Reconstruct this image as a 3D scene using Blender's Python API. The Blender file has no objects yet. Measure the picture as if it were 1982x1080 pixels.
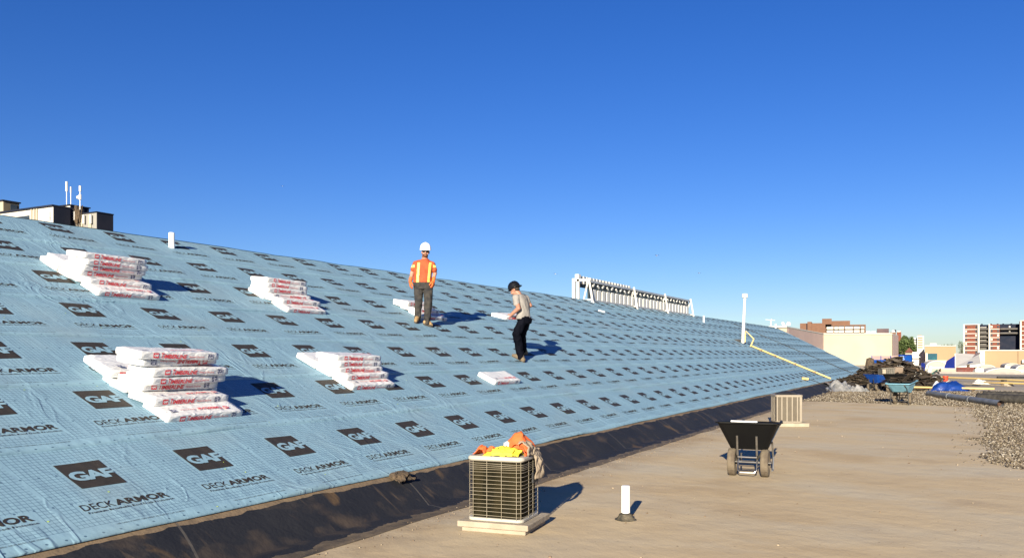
import bpy, bmesh, math, random
import numpy as np
from mathutils import Vector, Matrix, noise
R = math.radians
random.seed(7); rng = np.random.default_rng(7)
sc = bpy.context.scene; C = sc.collection

# ------------------------------------------------------------------ camera
TH = math.atan((1852-991)/1600.0)                 # the ridge runs along +Y, the camera looks left of it
cth, sth = math.cos(TH), math.sin(TH)
CZ = 1.65
cd = bpy.data.cameras.new('camera'); cam = bpy.data.objects.new('camera', cd); C.objects.link(cam)
cam.location = (0, 0, CZ); cam.rotation_euler = (R(90), 0, TH)
cd.sensor_width = 36; cd.lens = 36*1600/1982; cd.shift_y = (684.3-540)/1982
cd.clip_start = 0.1; cd.clip_end = 20000
sc.camera = cam
# ------------------------------------------------------------------ sky, sun, exposure
EL, AZ = 17.5, 12.8                                # sun height; shadows run 12.8 deg left of +Y
w = bpy.data.worlds.new('World'); sc.world = w; w.use_nodes = True
nt = w.node_tree; bg = nt.nodes['Background']
sky = nt.nodes.new('ShaderNodeTexSky'); sky.sky_type = 'NISHITA'; sky.sun_disc = False
sky.sun_elevation = R(EL); sky.sun_rotation = R(180-AZ); sky.altitude = 0
sky.air_density = 1.0; sky.dust_density = 0.1; sky.ozone_density = 5.0
hs = nt.nodes.new('ShaderNodeHueSaturation'); hs.inputs['Saturation'].default_value = 1.2; hs.inputs['Hue'].default_value = 0.515
tn = nt.nodes.new('ShaderNodeMix'); tn.data_type = 'RGBA'; tn.blend_type = 'MULTIPLY'; tn.inputs[0].default_value = 1; tn.inputs[7].default_value = (.90, .885, 1.0, 1)
nt.links.new(sky.outputs[0], hs.inputs['Color']); nt.links.new(hs.outputs[0], tn.inputs[6]); nt.links.new(tn.outputs[2], bg.inputs[0])
bg.inputs[1].default_value = 0.05
sl = bpy.data.lights.new('sun', 'SUN'); sl.energy = 5.0; sl.angle = R(0.53); sl.color = (1.0, 0.90, 0.72)
so = bpy.data.objects.new('sun', sl); C.objects.link(so)
sdir = Vector((math.sin(R(AZ))*math.cos(R(EL)), -math.cos(R(AZ))*math.cos(R(EL)), math.sin(R(EL))))
so.rotation_euler = sdir.to_track_quat('Z', 'Y').to_euler(); so.location = sdir*50
sc.view_settings.view_transform = 'Standard'; sc.view_settings.look = 'None'
sc.view_settings.exposure = 1.35; sc.view_settings.gamma = 1
sc.render.engine = 'CYCLES'; sc.render.resolution_x = 1024; sc.render.resolution_y = 557

# ------------------------------------------------------------------ helpers
def mat(name, c1, c2=None, scale=5.0, rough=0.7, metal=0.0, bump=0.0, bscale=None, stretch=None, spec=0.4, lo=0.4, hi=0.6, detail=6, bdetail=5):
    m = bpy.data.materials.new(name); m.use_nodes = True; t = m.node_tree; b = t.nodes['Principled BSDF']
    b.inputs['Roughness'].default_value = rough; b.inputs['Metallic'].default_value = metal
    b.inputs['Specular IOR Level'].default_value = spec
    if c2 is None: c2 = tuple(v*0.8 for v in c1)
    tc = t.nodes.new('ShaderNodeTexCoord'); mp = t.nodes.new('ShaderNodeMapping')
    t.links.new(tc.outputs['Object'], mp.inputs[0])
    if stretch: mp.inputs['Scale'].default_value = stretch
    nz = t.nodes.new('ShaderNodeTexNoise'); nz.inputs['Scale'].default_value = scale; nz.inputs['Detail'].default_value = detail
    t.links.new(mp.outputs[0], nz.inputs['Vector'])
    rp = t.nodes.new('ShaderNodeValToRGB'); e = rp.color_ramp.elements
    e[0].position = lo; e[1].position = hi; e[0].color = (*c1, 1); e[1].color = (*c2, 1)
    t.links.new(nz.outputs[0], rp.inputs[0]); t.links.new(rp.outputs[0], b.inputs['Base Color'])
    if bump:
        n2 = t.nodes.new('ShaderNodeTexNoise'); n2.inputs['Scale'].default_value = bscale or scale*4; n2.inputs['Detail'].default_value = bdetail; n2.inputs['Distortion'].default_value = .8 if bdetail < 3 else 0
        t.links.new(mp.outputs[0], n2.inputs['Vector'])
        bp = t.nodes.new('ShaderNodeBump'); bp.inputs['Strength'].default_value = 1; bp.inputs['Distance'].default_value = bump
        t.links.new(n2.outputs[0], bp.inputs['Height']); t.links.new(bp.outputs[0], b.inputs['Normal'])
    return m

def N(t, op, a, b=None, c=None):
    n = t.nodes.new('ShaderNodeMath'); n.operation = op
    for i, v in enumerate((a, b, c)):
        if v is None: continue
        if isinstance(v, (int, float)): n.inputs[i].default_value = v
        else: t.links.new(v, n.inputs[i])
    return n.outputs[0]

def setp(o, label=None, cat=None, group=None, kind=None):
    if label: o['label'] = label
    if cat: o['category'] = cat
    if group: o['group'] = group
    if kind: o['kind'] = kind
    return o

def link(name, me, mats, parent=None, loc=None, smooth=False):
    for m in (mats if isinstance(mats, (list, tuple)) else [mats]): me.materials.append(m)
    o = bpy.data.objects.new(name, me); C.objects.link(o)
    if loc is not None: o.location = loc
    if parent: o.parent = parent
    if smooth:
        for p in me.polygons: p.use_smooth = True
    return o

def empty(name, loc, rz=0, label=None, cat=None, group=None):
    o = bpy.data.objects.new(name, None); C.objects.link(o); o.location = loc; o.rotation_euler = (0, 0, rz)
    o.empty_display_size = 0.2
    return setp(o, label, cat, group)

class MB:
    """collects shapes into one mesh"""
    def __init__(s): s.v = []; s.f = []; s.m = []
    def add(s, vs, fs, mi=0):
        k = len(s.v); s.v += [tuple(v) for v in vs]; s.f += [tuple(i+k for i in f) for f in fs]; s.m += [mi]*len(fs); return s
    def box(s, c, d, rz=0, mi=0, M=None):
        x, y, z = (q/2 for q in d); vs = [Vector((a*x, b*y, e*z)) for a in (-1, 1) for b in (-1, 1) for e in (-1, 1)]
        if M is None: M = Matrix.Rotation(rz, 3, 'Z')
        vs = [M @ v + Vector(c) for v in vs]
        return s.add(vs, [(0, 1, 3, 2), (4, 6, 7, 5), (0, 4, 5, 1), (2, 3, 7, 6), (0, 2, 6, 4), (1, 5, 7, 3)], mi)
    def b2(s, p0, p1, mi=0):
        return s.box([(a+b)/2 for a, b in zip(p0, p1)], [abs(b-a) for a, b in zip(p0, p1)], 0, mi)
    def tube(s, pts, r, n=8, mi=0, cap=True):
        pts = [Vector(p) for p in pts]; rs = r if isinstance(r, (list, tuple)) else [r]*len(pts)
        rings = []; up = None
        for i, p in enumerate(pts):
            d = (pts[min(i+1, len(pts)-1)]-pts[max(i-1, 0)]).normalized()
            if up is None:
                a = Vector((0, 0, 1)) if abs(d.z) < .9 else Vector((1, 0, 0)); u = d.cross(a).normalized()
            else: u = (up - d*up.dot(d)).normalized()
            up = u; w_ = d.cross(u)
            rings.append([p+(u*math.cos(2*math.pi*j/n)+w_*math.sin(2*math.pi*j/n))*rs[i] for j in range(n)])
        vs = [v for q in rings for v in q]; fs = []
        for i in range(len(pts)-1):
            for j in range(n): a = i*n+j; b = i*n+(j+1) % n; fs.append((a, a+n, b+n, b))
        if cap: fs.append(tuple(range(n))); fs.append(tuple(reversed(range((len(pts)-1)*n, len(pts)*n))))
        return s.add(vs, fs, mi)
    def lathe(s, prof, c=(0, 0, 0), n=24, mi=0, M=None):
        vs = []; fs = []
        for r, z in prof:
            for j in range(n):
                a = 2*math.pi*j/n; v = Vector((r*math.cos(a), r*math.sin(a), z))
                vs.append((M @ v if M else v)+Vector(c))
        for i in range(len(prof)-1):
            for j in range(n): a = i*n+j; b = i*n+(j+1) % n; fs.append((a, b, b+n, a+n))
        return s.add(vs, fs, mi)
    def grid(s, fn, nu, nv, mi=0):
        vs = [fn(i/nu, j/nv) for i in range(nu+1) for j in range(nv+1)]
        fs = [(i*(nv+1)+j, (i+1)*(nv+1)+j, (i+1)*(nv+1)+j+1, i*(nv+1)+j+1) for i in range(nu) for j in range(nv)]
        return s.add(vs, fs, mi)
    def mesh(s, name, origin=(0, 0, 0)):
        me = bpy.data.meshes.new(name); o = origin
        me.from_pydata([(v[0]-o[0], v[1]-o[1], v[2]-o[2]) for v in s.v], [], s.f)
        me.polygons.foreach_set('material_index', s.m); me.update(); return me
    def obj(s, name, mats, parent=None, loc=None, origin=(0, 0, 0), smooth=False, bevel=0, fix=False):
        me = s.mesh(name, origin)
        if fix:
            bm = bmesh.new(); bm.from_mesh(me); bmesh.ops.recalc_face_normals(bm, faces=bm.faces); bm.to_mesh(me); bm.free()
        o = link(name, me, mats, parent, loc, smooth)
        if bevel:
            b = o.modifiers.new('bevel', 'BEVEL'); b.width = bevel; b.segments = 2; b.limit_method = 'ANGLE'; b.angle_limit = R(40)
        return o

def cp(x, y, depth):
    """a point of the real place: camera-right / height taken at a given distance (metres) in front of the camera"""
    r = (x-991)/1600*depth
    return Vector((r*cth-depth*sth, r*sth+depth*cth, CZ-(y-684.3)/1600*depth))
def fl(x, y, z=0.0):
    return cp(x, y, (CZ-z)*1600/(y-684.3))
SL = 0.458; AL = math.atan(SL); ca, sa = math.cos(AL), math.sin(AL); Z0 = CZ-3.87
def rf(Y, t, n=0.0): return Vector((-t*ca+n*sa, Y, Z0+t*sa+n*ca))       # point on / above the blue slope
def rft(x, y):
    r = (x-991)/1600; v = (684.3-y)/1600; X = r*cth-sth; Y = r*sth+cth; k = -3.87/(v+SL*X); return Y*k, -X*k/ca
_tc = {}
def text2d(s, bold=0.0, shear=0.0, res=2, space=1.0):
    k = (s, bold, shear, res, space)
    if k in _tc: return _tc[k]
    cu = bpy.data.curves.new('t', 'FONT'); cu.body = s; cu.size = 1; cu.offset = bold; cu.shear = shear
    cu.resolution_u = res; cu.space_character = space; cu.fill_mode = 'FRONT'
    o = bpy.data.objects.new('t', cu); C.objects.link(o); dg = bpy.context.evaluated_depsgraph_get(); dg.update()
    me = o.evaluated_get(dg).to_mesh()
    v = np.array([tuple(q.co)[:2] for q in me.vertices]); f = [tuple(p.vertices) for p in me.polygons]
    o.evaluated_get(dg).to_mesh_clear(); bpy.data.objects.remove(o); bpy.data.curves.remove(cu)
    mn, mx = v.min(0), v.max(0); v = (v-mn)/(mx-mn)
    _tc[k] = (v, f); return _tc[k]

# ------------------------------------------------------------------ materials of the ground and the slope
def underlay_mats():
    out = []
    for kind in (0, 1, 2):
        m = bpy.data.materials.new(['blue_underlayment', 'blue_print_gap', 'black_print'][kind]); m.use_nodes = True
        t = m.node_tree; b = t.nodes['Principled BSDF']
        g = t.nodes.new('ShaderNodeNewGeometry')
        n1 = t.nodes.new('ShaderNodeTexNoise'); n1.inputs['Scale'].default_value = 1.3; n1.inputs['Detail'].default_value = 5; n1.inputs['Distortion'].default_value = .6
        n2 = t.nodes.new('ShaderNodeTexNoise'); n2.inputs['Scale'].default_value = 9; n2.inputs['Detail'].default_value = 4
        mp = t.nodes.new('ShaderNodeMapping'); mp.inputs['Scale'].default_value = (1.0, .35, 1); t.links.new(g.outputs['Position'], mp.inputs[0])
        mp2 = t.nodes.new('ShaderNodeMapping'); mp2.inputs['Scale'].default_value = (.6, 1.1, .6); mp2.inputs['Rotation'].default_value = (0, 0, .5); t.links.new(g.outputs['Position'], mp2.inputs[0])
        t.links.new(mp.outputs[0], n1.inputs[0]); t.links.new(mp2.outputs[0], n2.inputs[0])
        n3 = t.nodes.new('ShaderNodeTexNoise'); n3.inputs['Scale'].default_value = 0.45; n3.inputs['Detail'].default_value = 3; t.links.new(g.outputs['Position'], n3.inputs[0])
        bp = t.nodes.new('ShaderNodeBump'); bp.inputs['Distance'].default_value = .034; bp.inputs['Strength'].default_value = 1
        n5 = t.nodes.new('ShaderNodeTexNoise'); n5.inputs['Scale'].default_value = .95; n5.inputs['Detail'].default_value = 3; n5.inputs['Distortion'].default_value = 1.2
        mp5 = t.nodes.new('ShaderNodeMapping'); mp5.inputs['Rotation'].default_value = (0, 0, -.7); mp5.inputs['Scale'].default_value = (.7, 1.5, 1); t.links.new(g.outputs['Position'], mp5.inputs[0]); t.links.new(mp5.outputs[0], n5.inputs[0])
        n5.inputs['Scale'].default_value = 1.5; cr = N(t, 'DIVIDE', N(t, 'MAXIMUM', N(t, 'SUBTRACT', .07, N(t, 'ABSOLUTE', N(t, 'SUBTRACT', n5.outputs[0], .5))), 0), .07)
        n6 = t.nodes.new('ShaderNodeTexNoise'); n6.inputs['Scale'].default_value = .5; t.links.new(g.outputs['Position'], n6.inputs[0])
        cre = N(t, 'MULTIPLY', N(t, 'MULTIPLY', N(t, 'MULTIPLY', cr, cr), N(t, 'SUBTRACT', 3, N(t, 'MULTIPLY', cr, 2))), N(t, 'MULTIPLY', N(t, 'MAXIMUM', N(t, 'SUBTRACT', n6.outputs[0], .42), 0), .55))
        h = N(t, 'ADD', N(t, 'ADD', n1.outputs[0], N(t, 'MULTIPLY', n2.outputs[0], .16)), cre); t.links.new(h, bp.inputs['Height'])
        t.links.new(bp.outputs[0], b.inputs['Normal'])
        b.inputs['Roughness'].default_value = .65; b.inputs['Specular IOR Level'].default_value = .2
        if kind < 2:
            mx = t.nodes.new('ShaderNodeMix'); mx.data_type = 'RGBA'
            mx.inputs[6].default_value = (.186, .312, .398, 1); mx.inputs[7].default_value = (.216, .346, .42, 1)
            t.links.new(n3.outputs[0], mx.inputs[0]); col = mx.outputs[2]
            if kind == 0:
                uv = t.nodes.new('ShaderNodeUVMap'); sp = t.nodes.new('ShaderNodeSeparateXYZ'); t.links.new(uv.outputs[0], sp.inputs[0])
                U, V = sp.outputs[0], sp.outputs[1]; P = 1.157
                uf = N(t, 'SUBTRACT', N(t, 'MULTIPLY', N(t, 'FRACT', N(t, 'DIVIDE', N(t, 'ADD', U, .375+P*40), P)), P), .375)   # -.375 .. .782
                gl = N(t, 'MAXIMUM', N(t, 'LESS_THAN', N(t, 'FRACT', N(t, 'DIVIDE', uf, .0415)), .115),
                          N(t, 'LESS_THAN', N(t, 'FRACT', N(t, 'DIVIDE', N(t, 'ADD', V, 4.15), .0415)), .115))
                intext = N(t, 'MULTIPLY', N(t, 'MULTIPLY', N(t, 'GREATER_THAN', uf, -.2), N(t, 'LESS_THAN', uf, .66)),
                                          N(t, 'MULTIPLY', N(t, 'GREATER_THAN', V, -.79), N(t, 'LESS_THAN', V, -.6)))
                inlogo = N(t, 'MULTIPLY', N(t, 'MULTIPLY', N(t, 'GREATER_THAN', uf, -.02), N(t, 'LESS_THAN', uf, .425)),
                                          N(t, 'MULTIPLY', N(t, 'GREATER_THAN', V, -.425), N(t, 'LESS_THAN', V, .02)))
                band = N(t, 'MAXIMUM', N(t, 'LESS_THAN', uf, -.335), N(t, 'LESS_THAN', V, -.915))
                msk = N(t, 'SUBTRACT', 1, N(t, 'MAXIMUM', N(t, 'MAXIMUM', intext, inlogo), band))
                gl = N(t, 'MULTIPLY', N(t, 'MULTIPLY', gl, msk), .85)
                # rows of cap nails
                def dots(v0):
                    du = N(t, 'SUBTRACT', N(t, 'MULTIPLY', N(t, 'FRACT', N(t, 'DIVIDE', N(t, 'ADD', uf, 1.0), P/8)), P/8), P/16)
                    dv = N(t, 'SUBTRACT', V, v0)
                    return N(t, 'LESS_THAN', N(t, 'ADD', N(t, 'MULTIPLY', du, du), N(t, 'MULTIPLY', dv, dv)), .000115)
                dd = N(t, 'MAXIMUM', dots(-1.012), N(t, 'MAXIMUM', dots(-.597), dots(-.153)))
                dd = N(t, 'MULTIPLY', dd, N(t, 'SUBTRACT', 1, inlogo))
                m2 = t.nodes.new('ShaderNodeMix'); m2.data_type = 'RGBA'; m2.inputs[7].default_value = (.05, .10, .16, 1)
                t.links.new(N(t, 'MAXIMUM', gl, N(t, 'MULTIPLY', dd, .9)), m2.inputs[0]); t.links.new(col, m2.inputs[6]); col = m2.outputs[2]
            # light dirt near the eaves and random patches
            n4 = t.nodes.new('ShaderNodeTexNoise'); n4.inputs['Scale'].default_value = 1.1; n4.inputs['Detail'].default_value = 8; t.links.new(g.outputs['Position'], n4.inputs[0])
            rp = t.nodes.new('ShaderNodeMapRange'); rp.inputs[1].default_value = .5; rp.inputs[2].default_value = .75; rp.inputs[3].default_value = 0; rp.inputs[4].default_value = .45; t.links.new(n4.outputs[0], rp.inputs[0])
            m3 = t.nodes.new('ShaderNodeMix'); m3.data_type = 'RGBA'; m3.inputs[7].default_value = (.215, .285, .315, 1)
            t.links.new(rp.outputs[0], m3.inputs[0]); t.links.new(col, m3.inputs[6]); col = m3.outputs[2]
            t.links.new(col, b.inputs['Base Color'])
        else:
            mx = t.nodes.new('ShaderNodeMix'); mx.data_type = 'RGBA'
            mx.inputs[6].default_value = (.022, .020, .019, 1); mx.inputs[7].default_value = (.044, .037, .031, 1)
            t.links.new(n2.outputs[0], mx.inputs[0]); t.links.new(mx.outputs[2], b.inputs['Base Color'])
        out.append(m)
    return out
UM = underlay_mats()
M_splat = mat('yellow_chalk', (.45, .6, .05), (.5, .62, .1), 8, .9)

# ------------------------------------------------------------------ the sloped roof
def disp(Y, t):
    """gentle waves of the loose sheets"""
    a = noise.noise((Y*.55, t*1.1, 3.1))*.014+noise.noise((Y*1.7+5, t*2.3, 8.4))*.009
    if t > 9.2: a *= 1.35
    return a
TOPS = [7.115, 8.40, 9.565, 10.78, 11.97, 13.16, 14.355]
Y0S = [4.148, 5.086, 5.765, 6.344, 6.669, 8.934, 11.569]
BOT = [6.065, 7.352, 8.522, 9.735, 10.925, 12.115, 13.31, 14.46]
YA, YB0, YB1 = -3.0, 64.3, 70.3                  # start of slope; far rake at eaves / ridge
def yend(t): return YB0+(YB1-YB0)*(t-6.06)/(14.46-6.06)
roof_root = empty('sloped_building', (-9, 30, 0), 0, 'long low building with a sloped roof covered in pale blue printed underlayment', 'building')
def obj_at(mb, name, mats, parent, **k):
    """mesh in world coordinates, parented to an (unrotated) empty"""
    o = mb.obj(name, mats, parent, origin=parent.location if parent.parent is None else (0, 0, 0), **k); return o
M_deck = mat('roof_deck_board', (.18, .13, .08), (.12, .09, .06), 3, .9)
M_wall = mat('beige_end_wall', (.55, .42, .28), (.5, .38, .26), 2, .9)
mb = MB()
V8 = [rf(YA, 6.03, -.02), rf(YB0-.1, 6.03, -.02), rf(YB1-.1, 14.46, -.02), rf(YA, 14.46, -.02)]
back = [Vector((-22, YA, V8[3].z-3.9)), Vector((-22, YB1-.1, V8[3].z-3.9))]
mb.add(V8+back, [(0, 1, 2, 3), (3, 2, 5, 4)])
roof = obj_at(mb, 'roof', M_deck, roof_root)
mb = MB()
for y, v0, v1 in ((YA+.05, V8[0], V8[3]), ):
    mb.add([(v0.x, y, -8), (v0.x, y, v0.z-.03), (v1.x, y, v1.z-.03), (-22, y, back[0].z-.03), (-22, y, -8)], [(0, 1, 2, 3, 4)])
mb.add([(V8[1].x, YB0-.2, -8), (V8[1].x, YB0-.2, V8[1].z-.03), (V8[2].x, YB1-.2, V8[2].z-.03), (-22, YB1-.2, back[1].z-.03), (-22, YB1-.2, -8)], [(0, 1, 2, 3, 4)])
mb.add([(-22, YA, -8), (-22, YB1, -8), (-22, YB1, back[1].z-.05), (-22, YA, back[1].z-.05)], [(0, 1, 2, 3)])
obj_at(mb, 'wall', M_wall, roof_root)

def sheet(i):
    t0, t1 = BOT[i], BOT[i+1]+(.10 if i < 6 else 0); top = TOPS[i]; y0 = Y0S[i]; P = 1.157
    def base(t): return .012-.010*(t-t0)/(t1-t0)
    vs = []; uvs = []; fs = []; mi = []
    ys = [YA+j*.085 for j in range(int((26-YA)/.085))]; ys += [ys[-1]+.34*k for k in range(1, 140)]
    ts = [t0+(t1-t0)*j/14 for j in range(15)]
    nt_ = len(ts)+1
    cnt = 0
    for y in ys:
        lift = max(0, noise.noise((y*.9, i*7.7, 1))-.18)*.07+max(0, noise.noise((y*3.1, i*3.7, 5))-.3)*.02
        wob = noise.noise((y*1.3, i*5.1, 2))*.006+noise.noise((y*.25, i*9.1, 4))*.012
        for j, t in enumerate([ts[0]]+ts):
            e = max(0, 1-(t-t0)/.12)
            n = disp(y, t)+base(t)+lift*e*e
            if j == 0: n = disp(y, t)-.004
            tt = t+(wob if j < 3 else wob*.3)
            yy = min(y, yend(t))
            vs.append(rf(yy, tt, n)); uvs.append((yy-y0, t-top))
        cnt += 1
        if y > yend(t1): break
    for a in range(cnt-1):
        for j in range(nt_-1):
            q = a*nt_+j; fs.append((q, q+nt_, q+nt_+1, q+1)); mi.append(0)
    def pr(vuv, faces, u0, v0, u1, v1, k, off, m):
        b = len(vs); Yk = y0+k*P
        for (a, c) in vuv:
            u = u0+(u1-u0)*a; v = v0+(v1-v0)*c; y = Yk+u; t = top+v
            vs.append(rf(y, t, disp(y, t)+base(t)+off)); uvs.append((u, v))
        for f in faces: fs.append(tuple(q+b for q in f)); mi.append(m)
    G = 9; gv = [(a/G, c/G) for a in range(G+1) for c in range(G+1)]
    gf = [(a*(G+1)+c, (a+1)*(G+1)+c, (a+1)*(G+1)+c+1, a*(G+1)+c+1) for a in range(G) for c in range(G)]
    for k in range(-9, 70):
        Yk = y0+k*P
        if Yk < YA+.4 or Yk+.8 > yend(top): continue
        near = Yk < 24; vn = Yk < 13; r = 3 if vn else (2 if near else 1)
        o1 = .0035+max(0, Yk-20)*.00015
        pr(gv, gf, 0, -.405, .405, 0, k, o1, 2)
        v, f = text2d('GAF', .045, 0, r, .88); pr(v, f, .016, -.291, .405, -.136, k, o1*1.6+.001, 1)
        v, f = text2d('DECK', .0, 0, r); pr(v, f, -.173, -.715, .098, -.63, k, o1, 2)
        v, f = text2d('ARMOR', .035, 0, r, 1.02); pr(v, f, .108, -.715, .605, -.63, k, o1, 2)
        if near:
            v, f = text2d('Premium Breathable Roof Deck Protection', .01, 0, 1); pr(v, f, -.16, -.762, .61, -.735, k, o1, 2)
            v, f = text2d('USE ONLY PLASTIC CAP NAILS OR PLASTIC CAP STAPLES', .0, 0, 1); pr(v, f, -.06, -.955, .57, -.94, k, o1, 2)
        else:
            pr([(0, 0), (1, 0), (1, 1), (0, 1)], [(0, 1, 2, 3)], -.16, -.757, .61, -.752, k, o1, 2)
    if i < 4:
        for q in range(16):
            u = random.uniform(3, 14)-y0; v = random.uniform(-1.0, .15); s_ = random.uniform(.008, .02)
            n_ = 7; vv = [(.5+.5*math.cos(6.283*a/n_)*random.uniform(.5, 1), .5+.5*math.sin(6.283*a/n_)*random.uniform(.5, 1)) for a in range(n_)]
            pr(vv, [tuple(range(n_))], u, v, u+s_*1.6, v+s_, 0, .004, 3)
    me = bpy.data.meshes.new('underlayment'); me.from_pydata([tuple(v) for v in vs], [], fs)
    me.polygons.foreach_set('material_index', mi)
    uvl = me.uv_layers.new(name='UVMap'); li = np.zeros(len(me.loops), int); me.loops.foreach_get('vertex_index', li)
    uvl.data.foreach_set('uv', np.array(uvs)[li].ravel())
    me.polygons.foreach_set('use_smooth', [True]*len(fs)); me.update()
    o = link('underlayment', me, UM+[M_splat], roof)
    o.location = -roof_root.location
    return o
for i in range(7): sheet(i)
# ridge roll-over sheet beyond the last course
mb = MB()
mb.grid(lambda a, b: rf(YA+(YB1-.05-YA)*a, 14.46, 0)+Vector((-.9*b*1.0, 0, -.41*b*b+.012+disp(YA+(YB1-YA)*a, 14.46))), 240, 6)
o = mb.obj('ridge_sheet', UM[1], roof, smooth=True); o.location = -roof_root.location

# ------------------------------------------------------------------ black membrane upstand at the foot of the slope
def flash_mat():
    m = bpy.data.materials.new('black_membrane_upstand'); m.use_nodes = True; t = m.node_tree; b = t.nodes['Principled BSDF']
    uv = t.nodes.new('ShaderNodeUVMap'); sp = t.nodes.new('ShaderNodeSeparateXYZ'); t.links.new(uv.outputs[0], sp.inputs[0])
    U, V = sp.outputs[0], sp.outputs[1]                # U metres along, V metres down from the eaves
    def nz(sx, sy, scale, det=6, dist=0):
        mp = t.nodes.new('ShaderNodeMapping'); mp.inputs['Scale'].default_value = (sx, sy, 1); t.links.new(uv.outputs[0], mp.inputs[0])
        n = t.nodes.new('ShaderNodeTexNoise'); n.inputs['Scale'].default_value = scale; n.inputs['Detail'].default_value = det; n.inputs['Distortion'].default_value = dist
        t.links.new(mp.outputs[0], n.inputs[0]); return n.outputs[0]
    def mr(x, a, b_, c=0, d=1):
        r = t.nodes.new('ShaderNodeMapRange'); t.links.new(x, r.inputs[0])
        for i, q in zip((1, 2, 3, 4), (a, b_, c, d)): r.inputs[i].default_value = q
        return r.outputs[0]
    def mix(f, a, c):
        x = t.nodes.new('ShaderNodeMix'); x.data_type = 'RGBA'; t.links.new(f, x.inputs[0])
        for i, q in ((6, a), (7, c)):
            if isinstance(q, tuple): x.inputs[i].default_value = (*q, 1)
            else: t.links.new(q, x.inputs[i])
        return x.outputs[2]
    base = mix(nz(1, 1, 1.5), (.010, .012, .018), (.026, .026, .028))
    streak = mr(nz(5, .8, 1.6, 4, .6), .62, .74, 0, .5)          # dusty drips down the slope
    dust = mr(nz(1.2, 1.6, 1.7, 8, .3), .54, .74, 0, .4)
    col = mix(N(t, 'MAXIMUM', streak, dust), base, (.12, .085, .055))
    rust = N(t, 'MULTIPLY', mr(nz(1.6, .9, 1.2, 8, .8), .65, .70, 0, .7), 1)
    col = mix(rust, col, (.11, .07, .035))
    top = N(t, 'LESS_THAN', N(t, 'ADD', V, mr(nz(1, 1, 3), .3, .7, -.03, .03)), .085)
    col = mix(N(t, 'MULTIPLY', top, mr(nz(1, 1, 6), .2, .7, .75, 1)), col, mix(nz(1, 1, 4), (.23, .165, .10), (.15, .11, .075)))
    seam = N(t, 'LESS_THAN', N(t, 'ABSOLUTE', N(t, 'SUBTRACT', N(t, 'FRACT', N(t, 'DIVIDE', N(t, 'ADD', U, N(t, 'MULTIPLY', V, .25)), 3.05)), .5)), .004)
    col = mix(N(t, 'MULTIPLY', seam, .7), col, (.09, .08, .07))
    floor_ = N(t, 'GREATER_THAN', N(t, 'ADD', V, mr(nz(1.4, 1, 2.5), .3, .7, -.08, .08)), .80)
    col = mix(N(t, 'MULTIPLY', floor_, mr(nz(.8, 2, 3), .25, .65, .2, .95)), col, (.15, .115, .075))
    t.links.new(col, b.inputs['Base Color']); b.inputs['Roughness'].default_value = .7; b.inputs['Specular IOR Level'].default_value = .15
    bp = t.nodes.new('ShaderNodeBump'); bp.inputs['Distance'].default_value = .02; bp.inputs['Strength'].default_value = .8
    t.links.new(N(t, 'ADD', nz(1, 1, 5), N(t, 'MULTIPLY', nz(1, 1, 30), .25)), bp.inputs['Height']); t.links.new(bp.outputs[0], b.inputs['Normal'])
    return m
E0 = rf(0, 6.10, -.012); FX, FO = -5.06, -4.66
def prof(Y):
    w1 = noise.noise((Y*.8, 1, 1))*.02; w2 = noise.noise((Y*.5, 7, 1))*.03; w3 = noise.noise((Y*1.1, 3, 9))*.05+noise.noise((Y*4, 3, 9))*.02
    a = Vector((E0.x, Y, E0.z)); f = Vector((FX+w2, Y, .008))
    pts = [a]
    for k in (.16, .35, .6, .85): p = a.lerp(f, k); p.z += .018*math.sin(k*3.1)+w1*math.sin(k*3.1); pts.append(p)
    pts += [f, Vector((FX+.05+w2, Y, .012)), Vector((FX+.2, Y, .006+abs(w1)*.3)), Vector((FO+w3, Y, .004))]
    return pts
mb = MB(); ys = [YA+.2*k for k in range(int((YB0-YA)/.2))]; uvs = []
n_ = len(prof(0))
for y in ys:
    p = prof(y); d = 0
    for j, q in enumerate(p):
        if j: d += (q-p[j-1]).length
        mb.v.append(tuple(q)); uvs.append((y, d))
for a in range(len(ys)-1):
    for j in range(n_-1): q = a*n_+j; mb.f.append((q, q+n_, q+n_+1, q+1)); mb.m.append(0)
me = mb.mesh('flashing'); uvl = me.uv_layers.new(name='UVMap'); li = np.zeros(len(me.loops), int); me.loops.foreach_get('vertex_index', li)
uvl.data.foreach_set('uv', np.array(uvs)[li].ravel())
o = link('flashing', me, flash_mat(), roof_root, smooth=True); o.location = -roof_root.location

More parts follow.
